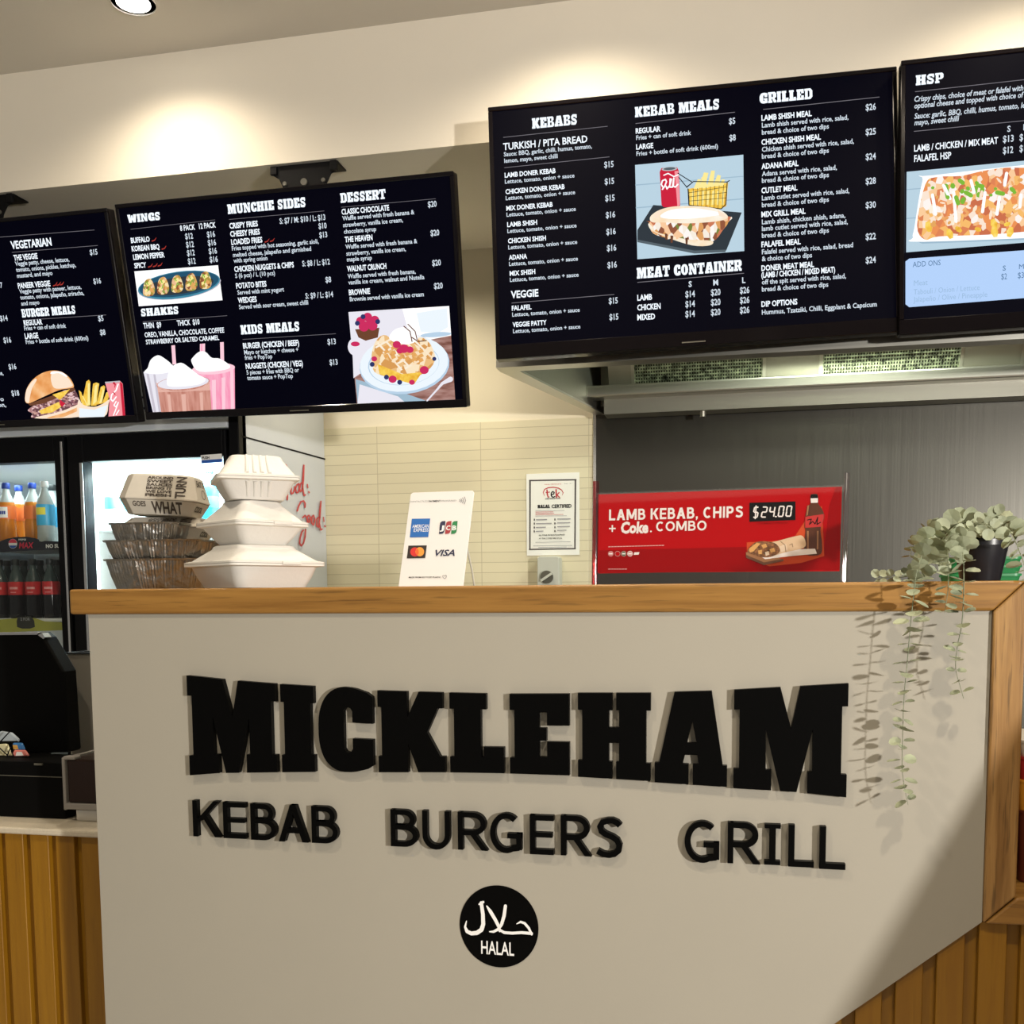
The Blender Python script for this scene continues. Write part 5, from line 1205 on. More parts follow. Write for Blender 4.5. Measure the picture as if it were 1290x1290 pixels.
# ---- white moulded pulp boxes
def clamshell(label, cx, cy, z, s, zr, H, rot, base_s, top_s, ribs=False):
    t = thing('takeaway_box', label, 'takeaway box', (cx, cy, z), (0, 0, RAD(rot)), 'white takeaway boxes')
    h = s / 2
    q = MB(); rr_ = s * .10
    q.loft([rrect(h * base_s, h * base_s, rr_), rrect(h * (base_s + (0.93 - base_s) * .5), h * (base_s + (0.93 - base_s) * .5), rr_, z=zr * .45), rrect(h * .90, h * .90, rr_, z=zr - 0.006), rrect(h, h, rr_ * .8, z=zr - 0.004), rrect(h, h, rr_ * .8, z=zr)])
    b = q.build('box_base', M['bagasse'], t, smooth=22)
    q = MB()
    q.loft([rrect(h, h, rr_ * .8, z=zr + 0.0006), rrect(h, h, rr_ * .8, z=zr + 0.004), rrect(h * .91, h * .91, rr_, z=zr + 0.006), rrect(h * (top_s + .03), h * (top_s + .03), rr_, z=H - 0.008), rrect(h * top_s, h * top_s, rr_, z=H - 0.002), rrect(h * (top_s - .05), h * (top_s - .05), rr_, z=H)])
    l = q.build('box_lid', M['bagasse'], t, smooth=22)
    q = MB()
    if ribs:
        for k in range(4):
            x = (-.27 + .18 * k) * h
            q.tube([(x, -h * .905, zr + 0.008), (x * .9, -h * (top_s + .03), H - 0.010), (x * .9, -h * (top_s - .03), H - 0.001)], .0035, 8)
            q.tube([(x * .9, -h * (base_s + .01), 0.006), (x, -h * .895, zr - 0.007)], .0035, 8)
        q.build('moulded_rib', M['bagasse'], t, smooth=60)
    else:
        q.box((h * .98, -h * .35, zr - 0.003), (h * 1.03, h * .35, zr + 0.003)); q.build('hinge', M['bagasse'], t, bevel=0.001); q = MB(); q.box((h * .2 - .02, -h * 1.035, zr - 0.002), (h * .2 + .02, -h * .99, zr + 0.004))
        q.build('closing_tab', M['bagasse'], t, bevel=0.001)
    return t
Yw = 1.825
def zat(px, py, Y): return onY(px, py, Y).z
c1 = onY(320, 700, Yw)
ZC = Z_TOP + 0.0005
k = (onY(340, 700, Yw).x - onY(300, 700, Yw).x) / 40          # metres per pixel there
def zspan(y): return onY(320, y, Yw - .07).z - onY(320, 743, Yw - .07).z
zb_m = ZC + zspan(687.3); zb_t = ZC + zspan(630.0)
clamshell('large white takeaway box at the bottom of the tower of three', c1.x, Yw, ZC, 0.200, zspan(712.6), zspan(687.8), 56, .74, .60)
clamshell('white takeaway box in the middle of the tower of three', onY(318, 660, Yw).x, Yw, zb_m, 0.158, zspan(661) - zspan(687.3), zspan(630.3) - zspan(687.3), 58, .62, .54)
clamshell('small ribbed white takeaway box on top of the tower of three', onY(320, 600, Yw).x, Yw, zb_t, 0.151, zspan(602.7) - zspan(630), zspan(573) - zspan(630), 33, .66, .62, True)

# ---- foil trays
def foil(label, cx, cy, z, L, W, H, base, rot=0.0):
    t = thing('foil_tray', label, 'foil tray', (cx, cy, z), (0, 0, RAD(rot)), 'stacked foil trays')
    n = 16
    def ring(sx, zz_, wob, out=0.0):
        pts = []
        base_r = rrect(L / 2 * sx + out, W / 2 * sx + out, .028, n)
        # dense ring so that the side is pleated
        dense = []
        for i in range(len(base_r)):
            p, r_ = Vector(base_r[i]), Vector(base_r[(i + 1) % len(base_r)])
            m_ = max(1, int((r_ - p).length / 0.0035))
            for j in range(m_): dense.append(p.lerp(r_, j / m_))
        for i, p in enumerate(dense):
            nrm_ = Vector((p.x, p.y, 0)).normalized()
            d_ = wob * (1 if i % 2 else -1) * rnd[i % len(rnd)]
            pts.append((p.x + nrm_.x * d_, p.y + nrm_.y * d_, zz_ + (rnd2[i % len(rnd2)] - .5) * wob * .8))
        return pts
    rr0 = random.Random(int(L * 1e4)); rnd = [rr0.uniform(.3, 1.2) for _ in range(257)]; rnd2 = [rr0.random() for _ in range(193)]
    # use the same number of points for each ring
    base_r = ring(1, 0, 0)
    def scaled(sx, zz_, wob, out=0.0):
        pts = []
        N = len(base_r)
        for i, p in enumerate(base_r):
            v = Vector((p[0], p[1], 0)); nn = v.normalized()
            d_ = wob * (1 if i % 2 else -1) * rnd[i % 257]
            q_ = v * sx + nn * (d_ + out)
            pts.append((q_.x, q_.y, zz_ + (rnd2[i % 193] - .5) * wob * .7))
        return pts
    q = MB(); q.loft([scaled(base, 0.001, 0.0), scaled(base + (1 - base) * .45, H * .45, .0011), scaled(.975, H - 0.004, .0012), scaled(.985, H - .003, .0003)], cap1=False)
    q.loft([scaled(.985, H - .003, .0003), scaled(.96, H - .004, .0009), scaled(base + .01, .004, 0.0)], cap0=False, cap1=True)
    q.build('tray_body', M['foil'], t, smooth=25)
    q = MB(); q.loft([scaled(.982, H - .004, .0), scaled(1.0, H - .0035, .0006, .002), scaled(1.003, H, .0006, .003), scaled(.985, H - .0008, .0003)], cap0=False, cap1=False)
    q.build('rolled_rim', M['foil'], t, smooth=30)
    return t
Yt = 1.99
kt = (onY(210, 700, Yt).x - onY(170, 700, Yt).x) / 40
f_r = onY(126.5, 705, Yt - .07).x
def zt_(y): return onY(195, y, Yt - .06).z - onY(195, 744, Yt - .06).z
foil('deep foil tray at the bottom of the stack left of the white boxes', f_r + .112, Yt, ZC, .222, .150, zt_(705.5), .83, 4)
z2 = ZC + zt_(706.5); foil('shallow foil tray in the middle of the stack, over the deep one', f_r + .107, Yt, z2, .212, .150, zt_(681.5) - zt_(706.5), .86, 3)
z3 = ZC + zt_(682.5); foil('small foil tray at the top of the foil stack, before the printed boxes', f_r + .088, Yt - .02, z3, .150, .100, zt_(659.5) - zt_(682.5), .86, 6)

# ---- printed paperboard burger boxes
def face_text(q, body, A, B, Cc, mat, u0, v0, u1, v1, bold=.02, vertical=False):
    """lettering on the quadrilateral with bottom edge A-B and left top corner C"""
    A, B, Cc = Vector(A), Vector(B), Vector(Cc); ex, ey = B - A, Cc - A
    nn = ex.cross(ey).normalized() * 0.0008
    vs, fs = text_mesh(body, bold)
    xa, xb = min(v[0] for v in vs), max(v[0] for v in vs); ya, yb = min(v[1] for v in vs), max(v[1] for v in vs)
    P_ = []
    for x, y in vs:
        u = (x - xa) / (xb - xa); v = (y - ya) / (yb - ya)
        if vertical: u, v = 1 - v, u
        P_.append(A + ex * (u0 + (u1 - u0) * u) + ey * (v0 + (v1 - v0) * v) + nn)
    q.add(P_, fs, mat)
def burger_box(label, cx, cy, z, L, W, zr, H, rot, tilt=0.0, lines=True):
    t = thing('burger_box', label, 'burger box', (cx, cy, z), (0, RAD(tilt), RAD(rot)), 'printed burger boxes')
    def oct_(sx, sy, c, zz_):
        x, y = L / 2 * sx, W / 2 * sy
        return [(x - c, -y, zz_), (x, -y + c, zz_), (x, y - c, zz_), (x - c, y, zz_), (-x + c, y, zz_), (-x, y - c, zz_), (-x, -y + c, zz_), (-x + c, -y, zz_)]
    q = MB(); q.loft([oct_(.80, .78, .018, 0), oct_(.98, .98, .022, zr)]); b = q.build('box_base', M['print_board'], t, bevel=0.0012)
    q = MB(); q.loft([oct_(1.0, 1.0, .022, zr + .0004), oct_(1.0, 1.0, .022, zr + .004), oct_(.84, .76, .020, H - .004), oct_(.78, .70, .020, H)]); l = q.build('box_lid', M['print_board'], t, bevel=0.0012)
    q = MB(); x0, x1 = -L / 2 + .022, L / 2 - .022
    lo0 = (-L / 2 * .84 + .02, -W / 2 * .78 - 0.0, 0); 
    A, B, Cc = (-L / 2 * .80 + .018, -W / 2 * .78, 0.0), (L / 2 * .80 - .018, -W / 2 * .78, 0.0), (-L / 2 * .80 + .018, -W / 2 * .98, zr)
    face_text(q, 'WHAT', A, B, Cc, M['ink'], .42, .10, 1.08, .92, .03); face_text(q, 'GOES', A, B, Cc, M['ink'], .02, .55, .30, .90, .02)
    A2, B2_, C2 = (L / 2 * .80, -W / 2 * .78 + .018, 0), (L / 2 * .80, W / 2 * .78 - .018, 0), (L / 2 * .98, -W / 2 * .98 + .022, zr)
    face_text(q, 'COOL', A2, B2_, C2, M['ink'], .05, .35, .75, .75, .03)
    q.build('base_lettering', None, b)
    q = MB()
    A, B, Cc = (x0, -W / 2, zr + .004), (x1, -W / 2, zr + .004), (x0, -W / 2 * .76, H - .004)
    face_text(q, 'TURN', A, B, Cc, M['ink'], .84, .02, 1.02, .98, .03, True)
    for i in range(6): face_text(q, ('AROUND', 'SWEET', 'SAUCES', 'BRING IT', 'WE LOVE', 'FRESH')[i], A, B, Cc, M['ink'], .34, .84 - .155 * i, .78, .965 - .155 * i, .04)
    A2, B2_, C2 = (L / 2, -W / 2 + .022, zr + .004), (L / 2, W / 2 - .022, zr + .004), (L / 2 * .84, -W / 2 * .76 + .02, H - .004)
    face_text(q, 'EAT IT', A2, B2_, C2, M['ink'], .1, .62, .7, .9, .02)
    ring = stroke2([(.5 + .13 * cos(2 * pi * i / 16), .32 + .2 * sin(2 * pi * i / 16)) for i in range(17)], .03, False)
    Av, ex, ey = Vector(A2), Vector(B2_) - Vector(A2), Vector(C2) - Vector(A2); nn = ex.cross(ey).normalized() * .0008
    for p in ring: q.add([Av + ex * u + ey * v + nn for u, v in p], [list(range(len(p)))], M['ink'])
    q.build('lid_lettering', None, l)
    return t
zbx2 = ZC + zt_(680.5)
burger_box('printed burger box half hidden behind the small foil tray, under another printed box', onY(212, 650, 2.055).x, 2.055, zbx2, .185, .125, .028, zt_(648.5) - zt_(680.5), 8)
burger_box('printed burger box reading TURN and WHAT on top of the left stack', onY(207, 620, 2.02).x, 2.02, ZC + zt_(648.0), .168, .130, .030, zt_(595) - zt_(648.0), 11, 3)

# ---- card payment sign
PT = mat4((-0.527, 1.80, 1.4005), (RAD(-19.1), RAD(0.4), RAD(-5.78)))
cs = thing('payment_sign', 'white tilted card payment sign with four card logos', 'sign'); cs.location, cs.rotation_euler = PT.to_translation(), PT.to_euler()
q = MB(); q.prism_xz([(x, y) for x, y, _ in rrect(.0625, .094, .006)], 0.0, .003); q.build('sign_plate', M['white'], cs, bevel=.0008)
Ri = PT.to_3x3().inverted()
q = MB(); zl = -0.094
q.prism_xz([(-.058, zl - .0005), (.064, zl - .0005), (.064, zl + .001), (-.058, zl + .001)], -0.004, .07); q.build('base_flap', M['white'], cs)
q = MB(); q.tube([(.055, .004, .0), (.062, .034, -.045), (.066, .064, -.092)], .0018, 8); q.build('rear_strut', M['grey_plastic'], cs)
a = Pic(PT, base=.0006, gap=.00005); a.Z = Zm(480, 600, 8.064)
a.text('CONTACTLESS', 290, 268, 482, 16, M['grey_ink'], -.004, slope=-.02); a.text('PAYMENT', 486, 264, 605, 17, M['black_ink'], .015, slope=-.02); a.text('PREFERRED', 612, 260, 765, 16, M['grey_ink'], -.004, slope=-.02)
a.polys([p for k_, x in enumerate((800, 815, 832, 850)) for p in stroke2([(x - 2, 238 - 9 * k_), (x + 8 + k_, 248), (x - 4, 256 + 9 * k_)], 7)], M['grey_ink'])
AMX = P('deep_blue_print', (0.01, 0.13, 0.46), .5); a.poly([(315, 433), (501, 430), (481, 618), (294, 622)], AMX)
a.text('AMERICAN', 318, 527, 484, 34, M['white_ink'], .005, slope=-.02); a.text('EXPRESS', 332, 566, 481, 34, M['white_ink'], .005, slope=-.02)
for i, m_ in enumerate((M['navy'], P('jcb_red', (0.35, .03, .04), .5), P('jcb_green', (.01, .20, .06), .5))):
    x = 590 + 62 * i; a.poly([(x, 588), (x + 8, 500), (x + 15, 470), (x + 32, 458), (x + 66, 455), (x + 58, 545), (x + 50, 572), (x + 34, 585)], m_)
for i, c in enumerate('JCB'): a.text(c, 598 + 62 * i, 548, 640 + 62 * i, 44, M['white_ink'], .03, slope=-.02)
a.poly([(280, 706), (467, 703), (450, 832), (264, 836)], P('mc_black', (.02, .012, .012), .5))
a.ell(345, 770, 46, 46, P('mc_red', (.62, .02, .02), .5)); a.ell(396, 768, 44, 46, P('mc_orange', (.85, .32, .04), .5)); a.poly([(370, 732), (384, 752), (386, 786), (370, 808), (357, 790), (356, 752)], P('mc_mid', (.75, .12, .02), .5))
a.text('VISA', 548, 811, 750, 60, M['navy'], .02, .25, slope=-.02)
a.text('MADE FROM RECYCLED PLASTIC', 285, 1036, 608, 15, M['black_ink'], .01, slope=-.02)
a.stroke([(650, 1044), (632, 1030), (628, 1014), (638, 1008), (650, 1016), (660, 1006), (668, 1012), (664, 1030), (650, 1044)], 5, M['grey_ink'])
a.build('sign_print', cs)

# ---- red combo sign in a clear holder
RT = mat4((-0.036, 2.0, 1.4165), (RAD(-1.5), RAD(.42), RAD(-6.57)))
rs = thing('combo_sign', 'wide red sign for a lamb kebab combo in a clear acrylic holder', 'sign'); rs.location, rs.rotation_euler = RT.to_translation(), RT.to_euler()
a = Pic(RT, base=0.0); a.Z = Zm(740, 580, 3.486)
c_ = [a.uv(*p) for p in ((50, 150), (1118, 115), (1108, 482), (50, 498))]
x0, x1 = c_[0][0], c_[1][0]; zt0, zb0 = (c_[0][1] + c_[1][1]) / 2, (c_[2][1] + c_[3][1]) / 2
zf = (RT.inverted() @ Vector((RT.translation.x, RT.translation.y, ZC))).z
M['sign_red'] = P('glossy_red_print', (0.46, 0.003, 0.006), .5, spec=.05); SG2 = P('deep_red_print', (.30, .002, .004), .5, spec=.05); SG3 = P('orange_red_print', (.62, .09, .03), .5, spec=.05)
q = MB(); q.box((x0, 0.0, zb0), (x1, .0015, zt0)); ins = q.build('red_insert', M['sign_red'], rs)
q = MB(); q.box((x0 - .004, -.0055, zf), (x1 + .006, -.0035, zt0 + .003)); q.box((x0 - .004, .0025, zf), (x1 + .006, .0045, zt0 + .003)); q.box((x0 - .004, -.035, zf), (x1 + .006, .045, zf + .003)); q.build('clear_sleeve', M['acrylic'], rs)
la = a.uv(38, 92)[1]; ra = a.uv(1130, 55)[1]
q = MB(); q.tube([(x0 - .006, 0, zf), (x0 - .006, 0, la)], .006, 10); tag(q.build('end_rail', GLASS('red_reflecting_rail', (.75, .18, .18), .15, .05), rs, smooth=40), 'red-tinted end rod')
q = MB(); q.tube([(x1 + .008, 0, zf), (x1 + .008, 0, ra)], .005, 10); tag(q.build('end_rail', GLASS('clear_rail', (.80, .72, .70), .3, .05), rs, smooth=40), 'clear end rod')
a.k = .0004; a.gap = .00006
a.poly([(50, 395), (1040, 372), (1040, 480), (50, 497)], SG2); a.poly([(1090, 118), (1117, 116), (1108, 481), (1040, 484), (1040, 390), (1062, 200)], SG2)
a.poly([(700, 360), (900, 350), (960, 260), (1030, 200), (1040, 420), (940, 450), (800, 465), (700, 430)], SG3)
a.sans('LAMB KEBAB, CHIPS', 95, 264, 683, 48, M['white_ink'], slope=-.055); a.sans('+', 95, 314, 124, 40, M['white_ink'], wt=.19)
a.text('Coke', 147, 319, 268, 46, M['white_ink'], .045, .08, slope=-.03); a.ell(279, 312, 4, 4, M['white_ink']); a.sans('COMBO', 301, 312, 523, 43, M['white_ink'], slope=-.04)
a.poly([(712, 186), (914, 180), (914, 262), (712, 270)], M['black_ink'])
def seg7(x, y, w, h, on, sk=6):
    e = 3; P7 = {'a': [(x + e + sk, y - h), (x + w - e + sk, y - h)], 'b': [(x + w + sk, y - h + e), (x + w + sk / 2, y - h / 2 - e)], 'c': [(x + w + sk / 2, y - h / 2 + e), (x + w, y - e)], 'd': [(x + e, y), (x + w - e, y)], 'e': [(x, y - e), (x + sk / 2, y - h / 2 + e)], 'f': [(x + sk / 2, y - h / 2 - e), (x + sk, y - h + e)], 'g': [(x + e + sk / 2, y - h / 2), (x + w - e + sk / 2, y - h / 2)]}
    return [p for c in on for p in stroke2(P7[c], 6)]
a.polys(seg7(728, 250, 18, 44, 'afgcd') + stroke2([(741, 200), (737, 256)], 5) + seg7(764, 249, 20, 44, 'abged') + seg7(798, 248, 20, 44, 'fgbc') + stroke2([(826, 247), (829, 247)], 6) + seg7(838, 246, 20, 44, 'abcdef') + seg7(872, 245, 20, 44, 'abcdef'), M['white_ink'])
a.text('COMBO PRICE', 745, 281, 880, 8, SG2, .01, slope=-.03)
a.polys([[(92 + 13 * i, 378 - .35 * i), (92 + 13 * i + 11, 377.6 - .35 * i), (92 + 13 * i + 11, 381 - .35 * i), (92 + 13 * i, 381.5 - .35 * i)] for i in range(19)] + [[(92 + 12 * i, 476), (102 + 12 * i, 475.6), (102 + 12 * i, 478.5), (92 + 12 * i, 479)] for i in range(7)], P('pale_pink_print', (.75, .45, .45), .5))
for x, m_ in ((103, P('print_pink', (.6, .2, .22), .5)), (133, M['sign_red']), (160, P('print_green', (.08, .14, .08), .5)), (188, P('print_pink2', (.65, .3, .32), .5))):
    a.ell(x, 410, 12, 12, M['white_ink'] if x == 188 else P('ring%d' % x, (.55, .3, .3), .5)); a.ell(x, 410, 10, 10, m_)
a.polys([[(95, 407), (111, 407), (111, 413), (95, 413)], [(153, 407), (167, 407), (167, 413), (153, 413)], [(180, 407), (196, 407), (196, 413), (180, 413)], [(207, 404), (229, 403), (226, 414), (204, 415)]], M['white_ink'])
# bottle, board and rolled kebab
CR, BRN, TAN, OLV = P('wrap_cream', (.72, .55, .36), .5), P('bottle_brown', (.10, .03, .012), .3), P('board_tan', (.36, .18, .08), .5), P('print_meat', (.22, .10, .04), .5, noise=.8, nscale=260)
a.poly([(982, 150), (1010, 149), (1014, 172), (1014, 190), (1034, 220), (1040, 252), (1026, 292), (1024, 318), (1030, 360), (1024, 412), (960, 414), (952, 370), (958, 310), (954, 290), (958, 245), (966, 212), (980, 190), (980, 172)], BRN)
a.poly([(980, 165), (1012, 164), (1012, 186), (982, 187)], M['white_ink']); a.poly([(982, 150), (1010, 149), (1012, 166), (980, 167)], M['black_ink'])
a.poly([(957, 248), (1038, 236), (1038, 252), (1028, 292), (956, 296)], P('print_label_red', (.55, .03, .03), .4))
a.stroke([(966, 262), (984, 258), (975, 282), (990, 268), (1000, 280), (1012, 250), (1008, 282), (1024, 272)], 4, M['black_ink'])
a.polys([[(966, 200), (974, 196), (968, 240), (962, 244)], [(964, 310), (972, 310), (972, 400), (966, 402)], [(1008, 310), (1016, 310), (1014, 390), (1008, 392)]], TAN)
a.poly([(696, 404), (800, 400), (860, 440), (776, 460), (700, 424)], TAN); a.poly([(696, 414), (776, 448), (860, 432), (862, 442), (776, 460), (698, 428)], P('board_edge', (.14, .06, .03), .5))
a.poly([(760, 420), (880, 392), (1000, 388), (1008, 410), (900, 420), (780, 434)], M['white_ink'])
a.poly([(780, 372), (850, 350), (920, 332), (944, 332), (958, 356), (950, 384), (870, 404), (800, 424), (772, 420)], CR)
a.poly([(706, 392), (740, 360), (790, 356), (830, 368), (846, 400), (806, 424), (760, 424), (712, 408)], OLV)
a.polys([[(710, 388), (744, 362), (760, 366), (730, 400), (714, 404)], [(764, 372), (784, 366), (790, 380), (772, 388)], [(800, 390), (820, 384), (826, 400), (806, 406)], [(750, 396), (768, 392), (766, 412), (752, 412)]], P('print_gold', (.72, .42, .14), .5))
a.polys([[(842, 380), (872, 366), (880, 392), (852, 404)], [(780, 404), (796, 398), (800, 414), (784, 420)]], P('print_cream', (.80, .68, .52), .5))
a.polys(stroke2([(848, 356), (868, 372), (872, 402)], 3) + stroke2([(888, 372), (900, 366), (902, 380)], 3), P('print_shadow', (.3, .2, .12), .5))
a.build('sign_print', ins)

# ---- potted trailing eucalyptus
pc_ = onY(1234.5, 732, 1.86)
plant = thing('potted_plant', 'trailing round-leaved eucalyptus in a black pot on the counter', 'plant', (pc_.x, 1.86, ZC))
kp = (onY(1260, 700, 1.86).x - onY(1210, 700, 1.86).x) / 50
ph = 59 * kp
q = MB(); q.lathe([(24.5 * kp, 0), (25.5 * kp, .003), (34 * kp, ph - .014), (36 * kp, ph - .014), (36.5 * kp, ph), (34 * kp, ph), (33 * kp, ph - .012)], 32, cap1=False); q.build('pot', M['pot'], plant, smooth=35)
q = MB(); q.lathe([(.001, ph - .012), (33 * kp, ph - .010)], 24, cap0=False, cap1=False); q.lathe([(33 * kp, ph - .016), (33 * kp, ph - .012)], 24); q.build('soil', M['soil'], plant)
rl = random.Random(4)
def leaf(mb, p, direc, normal, L):
    d = direc.normalized(); n = (normal - d * normal.dot(d)).normalized(); s = d.cross(n)
    W = L * .46; V = [p]; m_ = 9
    for k_ in range(m_):
        an = pi * (k_ + .5) / m_ * 2 - pi
        u = .54 + .46 * cos(an); v = sin(an)
        V.append(p + d * (u * L) + s * (v * W) + n * (abs(v) ** 2 * .12 * L - .06 * L * sin(u * pi)))
    V.append(p + d * (.54 * L) - n * (.05 * L))
    mb.add(V, [(m_ + 1, 1 + k_, 1 + (k_ + 1) % m_) for k_ in range(m_)])
def trail(pts, sizes, step, flat, r=.0011, start=0.0):
    """pts are points in space; pairs of leaves grow along them"""
    P3 = [Vector(p) for p in pts]
    # smooth the path
    path = []
    for i in range(len(P3) - 1):
        a_, b_, c0, d0 = P3[max(i - 1, 0)], P3[i], P3[i + 1], P3[min(i + 2, len(P3) - 1)]
        for j in range(8):
            t_ = j / 8; t2, t3 = t_ * t_, t_ ** 3
            path.append(.5 * ((2 * b_) + (-a_ + c0) * t_ + (2 * a_ - 5 * b_ + 4 * c0 - d0) * t2 + (-a_ + 3 * b_ - 3 * c0 + d0) * t3))
    path.append(P3[-1])
    off = plant.location
    q = MB(); q.tube([p - off for p in path], [r * (1 - .6 * i / len(path)) for i in range(len(path))], 6)
    st = q.build('trailing_stem', M['stem'], plant, smooth=60)
    L = MB(); acc = 0; nxt = start; k_ = 0; tot = sum((path[i + 1] - path[i]).length for i in range(len(path) - 1))
    for i in range(len(path) - 1):
        seg = path[i + 1] - path[i]
        while acc + seg.length >= nxt:
            p = path[i] + seg * ((nxt - acc) / max(seg.length, 1e-6)); f_ = nxt / tot
            sz = sizes[0] + (sizes[1] - sizes[0]) * f_; t_ = seg.normalized()
            ref = Vector((0, 1, 0)) if abs(t_.y) < .8 else Vector((0, 0, 1))
            side = t_.cross(ref).normalized(); oth = t_.cross(side).normalized()
            an = (k_ % 2) * pi / 2 * (1 - flat) + rl.uniform(-.45, .45)
            axis = side * cos(an) + oth * sin(an)
            for s_ in (1, -1):
                d = axis * s_ * rl.uniform(.85, 1.1) + t_ * rl.uniform(-.15, .5) + Vector((0, 0, rl.uniform(-.1, .25)))
                nn = -t_ * rl.uniform(.5, 1.0) + Vector((rl.uniform(-.35, .35), rl.uniform(-.5, .1), rl.uniform(-.2, .5)))
                if flat > .6: nn = Vector((rl.uniform(-.5, .5), -1.0, rl.uniform(.0, .9)))
                leaf(L, p - off, d, nn, sz * rl.uniform(.75, 1.2))
            nxt += step * rl.uniform(.8, 1.2); k_ += 1
        acc += seg.length
    L.build('leaves', M['leaf'], st)
def PX(x, y, Y): return onY(x, y, Y)
top0 = Vector((pc_.x, 1.86, ZC + ph))
YH = 1.674
def hang(L): return [PX(x, y, YH) for x, y in L]
trail([top0 + Vector((-.015, 0, -.008)), PX(1205, 672, 1.82), PX(1183, 668, 1.77), PX(1165, 692, 1.70), PX(1155, 720, YH)] + hang([(1151, 750), (1147, 788), (1143, 834), (1139, 877), (1137, 930), (1137, 975), (1144, 1014)]), (.028, .019), .0150, .0, start=.06)
trail([top0 + Vector((-.01, -.01, -.008)), PX(1213, 668, 1.80), PX(1212, 684, 1.71), PX(1214, 712, YH)] + hang([(1214, 745), (1213, 770), (1211, 791), (1206, 815), (1204, 842), (1210, 866), (1214, 880)]), (.026, .017), .0155, .1, start=.03)
trail([top0 + Vector((-.02, -.005, -.008)), PX(1200, 674, 1.78), PX(1194, 694, 1.70), PX(1195, 720, YH)] + hang([(1194, 745), (1190, 772)]), (.026, .022), .0150, .3, start=.04)
trail([PX(1172, 690, 1.75), PX(1160, 716, 1.72), PX(1142, 726, 1.73), PX(1122, 727, 1.74), PX(1104, 729, 1.75)], (.022, .014), .012, .7)
trail([top0 + Vector((-.02, 0, -.008)), PX(1190, 668, 1.84), PX(1168, 672, 1.82), PX(1150, 690, 1.80), PX(1146, 702, 1.79)], (.024, .014), .012, .6)
trail([top0 + Vector((.02, 0, -.008)), PX(1262, 658, 1.82), PX(1276, 676, 1.77), PX(1287, 702, 1.74), PX(1296, 730, 1.72)], (.026, .022), .013, .6)
trail([top0 + Vector((.02, .01, -.008)), PX(1268, 660, 1.86), PX(1285, 664, 1.86), PX(1300, 680, 1.86)], (.024, .02), .014, .6)
trail([top0 + Vector((0, 0, -.01)), PX(1235, 668, 1.82), PX(1248, 654, 1.80), PX(1262, 648, 1.79)], (.024, .018), .011, .8)
trail([top0 + Vector((0, .0, -.01)), PX(1228, 664, 1.80), PX(1215, 658, 1.78), PX(1202, 664, 1.76), PX(1190, 676, 1.75), PX(1178, 700, 1.74), PX(1182, 722, 1.73)], (.026, .024), .0115, .8)
trail([top0 + Vector((0, .02, -.01)), PX(1240, 662, 1.88), PX(1258, 664, 1.90), PX(1272, 672, 1.9)], (.024, .02), .012, .7)
trail([top0 + Vector((-.01, -.01, -.01)), PX(1226, 664, 1.78), PX(1240, 660, 1.76), PX(1252, 668, 1.755)], (.022, .018), .010, .8)

# ---- green tubs behind the pot
Yg2 = 2.03
gx0, gx1 = onY(1194, 718, Yg2).x, onY(1287, 718, Yg2).x
kz = (onY(1240, 700, Yg2).z - onY(1240, 732, Yg2).z) / 32
for i, nm in enumerate(('green plastic tub behind the plant pot, bottom of three', 'green plastic tub behind the plant pot, middle of three', 'green plastic tub behind the plant pot, top of three')):
    t = thing('green_tub', nm, 'tub', ((gx0 + gx1) / 2, Yg2 + .04, ZC + i * .0155), group='green tubs behind the plant')
    q = MB(); hx = (gx1 - gx0) / 2
    q.loft([rrect(hx * .93, .05, .015), rrect(hx * .97, .053, .015, z=.0105), rrect(hx, .056, .016, z=.0107), rrect(hx, .056, .016, z=.015)]); q.build('tub_body', M['green_plastic'], t, smooth=40)

# ================================================================== on the tiled wall
CM = mat4((0, Y_BACK - .0105, 0)); a = Pic(CM, base=.0006, gap=.00006); a.Z = Zm(640, 580, 7.167)
A0, A1 = a.uv(165, 123), a.uv(645, 852)
cert = thing('certificate', 'white framed halal certificate on the tiled wall', 'certificate', ((A0[0] + A1[0]) / 2, Y_BACK - .0105, (A0[1] + A1[1]) / 2))
q = MB(); q.box((A0[0], Y_BACK - .0105, A1[1]), (A1[0], Y_BACK - .0082, A0[1])); q.build('paper', M['paper'], cert, world=True)
a.polys([[(190, 176), (618, 168), (618, 180), (190, 188)], [(190, 798), (612, 790), (612, 802), (190, 810)], [(192, 176), (206, 176), (204, 808), (192, 808)], [(602, 170), (616, 170), (610, 800), (598, 800)]], P('frame_ink', (.06, .05, .05), .6))
a.text('HALAL CERTIFICATE', 330, 222, 480, 9, M['red_ink'], .0, slope=-.03); a.text('No. 21', 510, 214, 575, 9, M['grey_ink'], 0, slope=-.03)
a.stroke([(330, 320), (318, 290), (330, 262), (365, 246), (410, 242), (455, 250), (485, 268), (498, 292), (490, 314)], [3, 6, 8, 9, 9, 9, 8, 6, 3], M['red_ink'])
a.stroke([(352, 268), (356, 310), (362, 332), (374, 330)], [12, 12, 10, 5], M['red_ink']); a.stroke([(344, 290), (376, 286)], 8, M['red_ink'])
a.stroke([(388, 314), (412, 304), (418, 290), (404, 280), (390, 296), (392, 322), (408, 334), (424, 326)], 9, M['black_ink'])
a.stroke([(434, 264), (438, 334)], 12, M['red_ink']); a.stroke([(462, 290), (442, 312), (466, 334)], 9, M['red_ink']); a.text('CERTIFICATION', 336, 352, 470, 11, M['black_ink'], .02, slope=-.03)
a.slab('HALAL', 268, 432, 378, 30, M['black_ink'], slope=-.02); a.text('CERTIFIED', 394, 430, 574, 30, M['black_ink'], .03, slope=-.02)
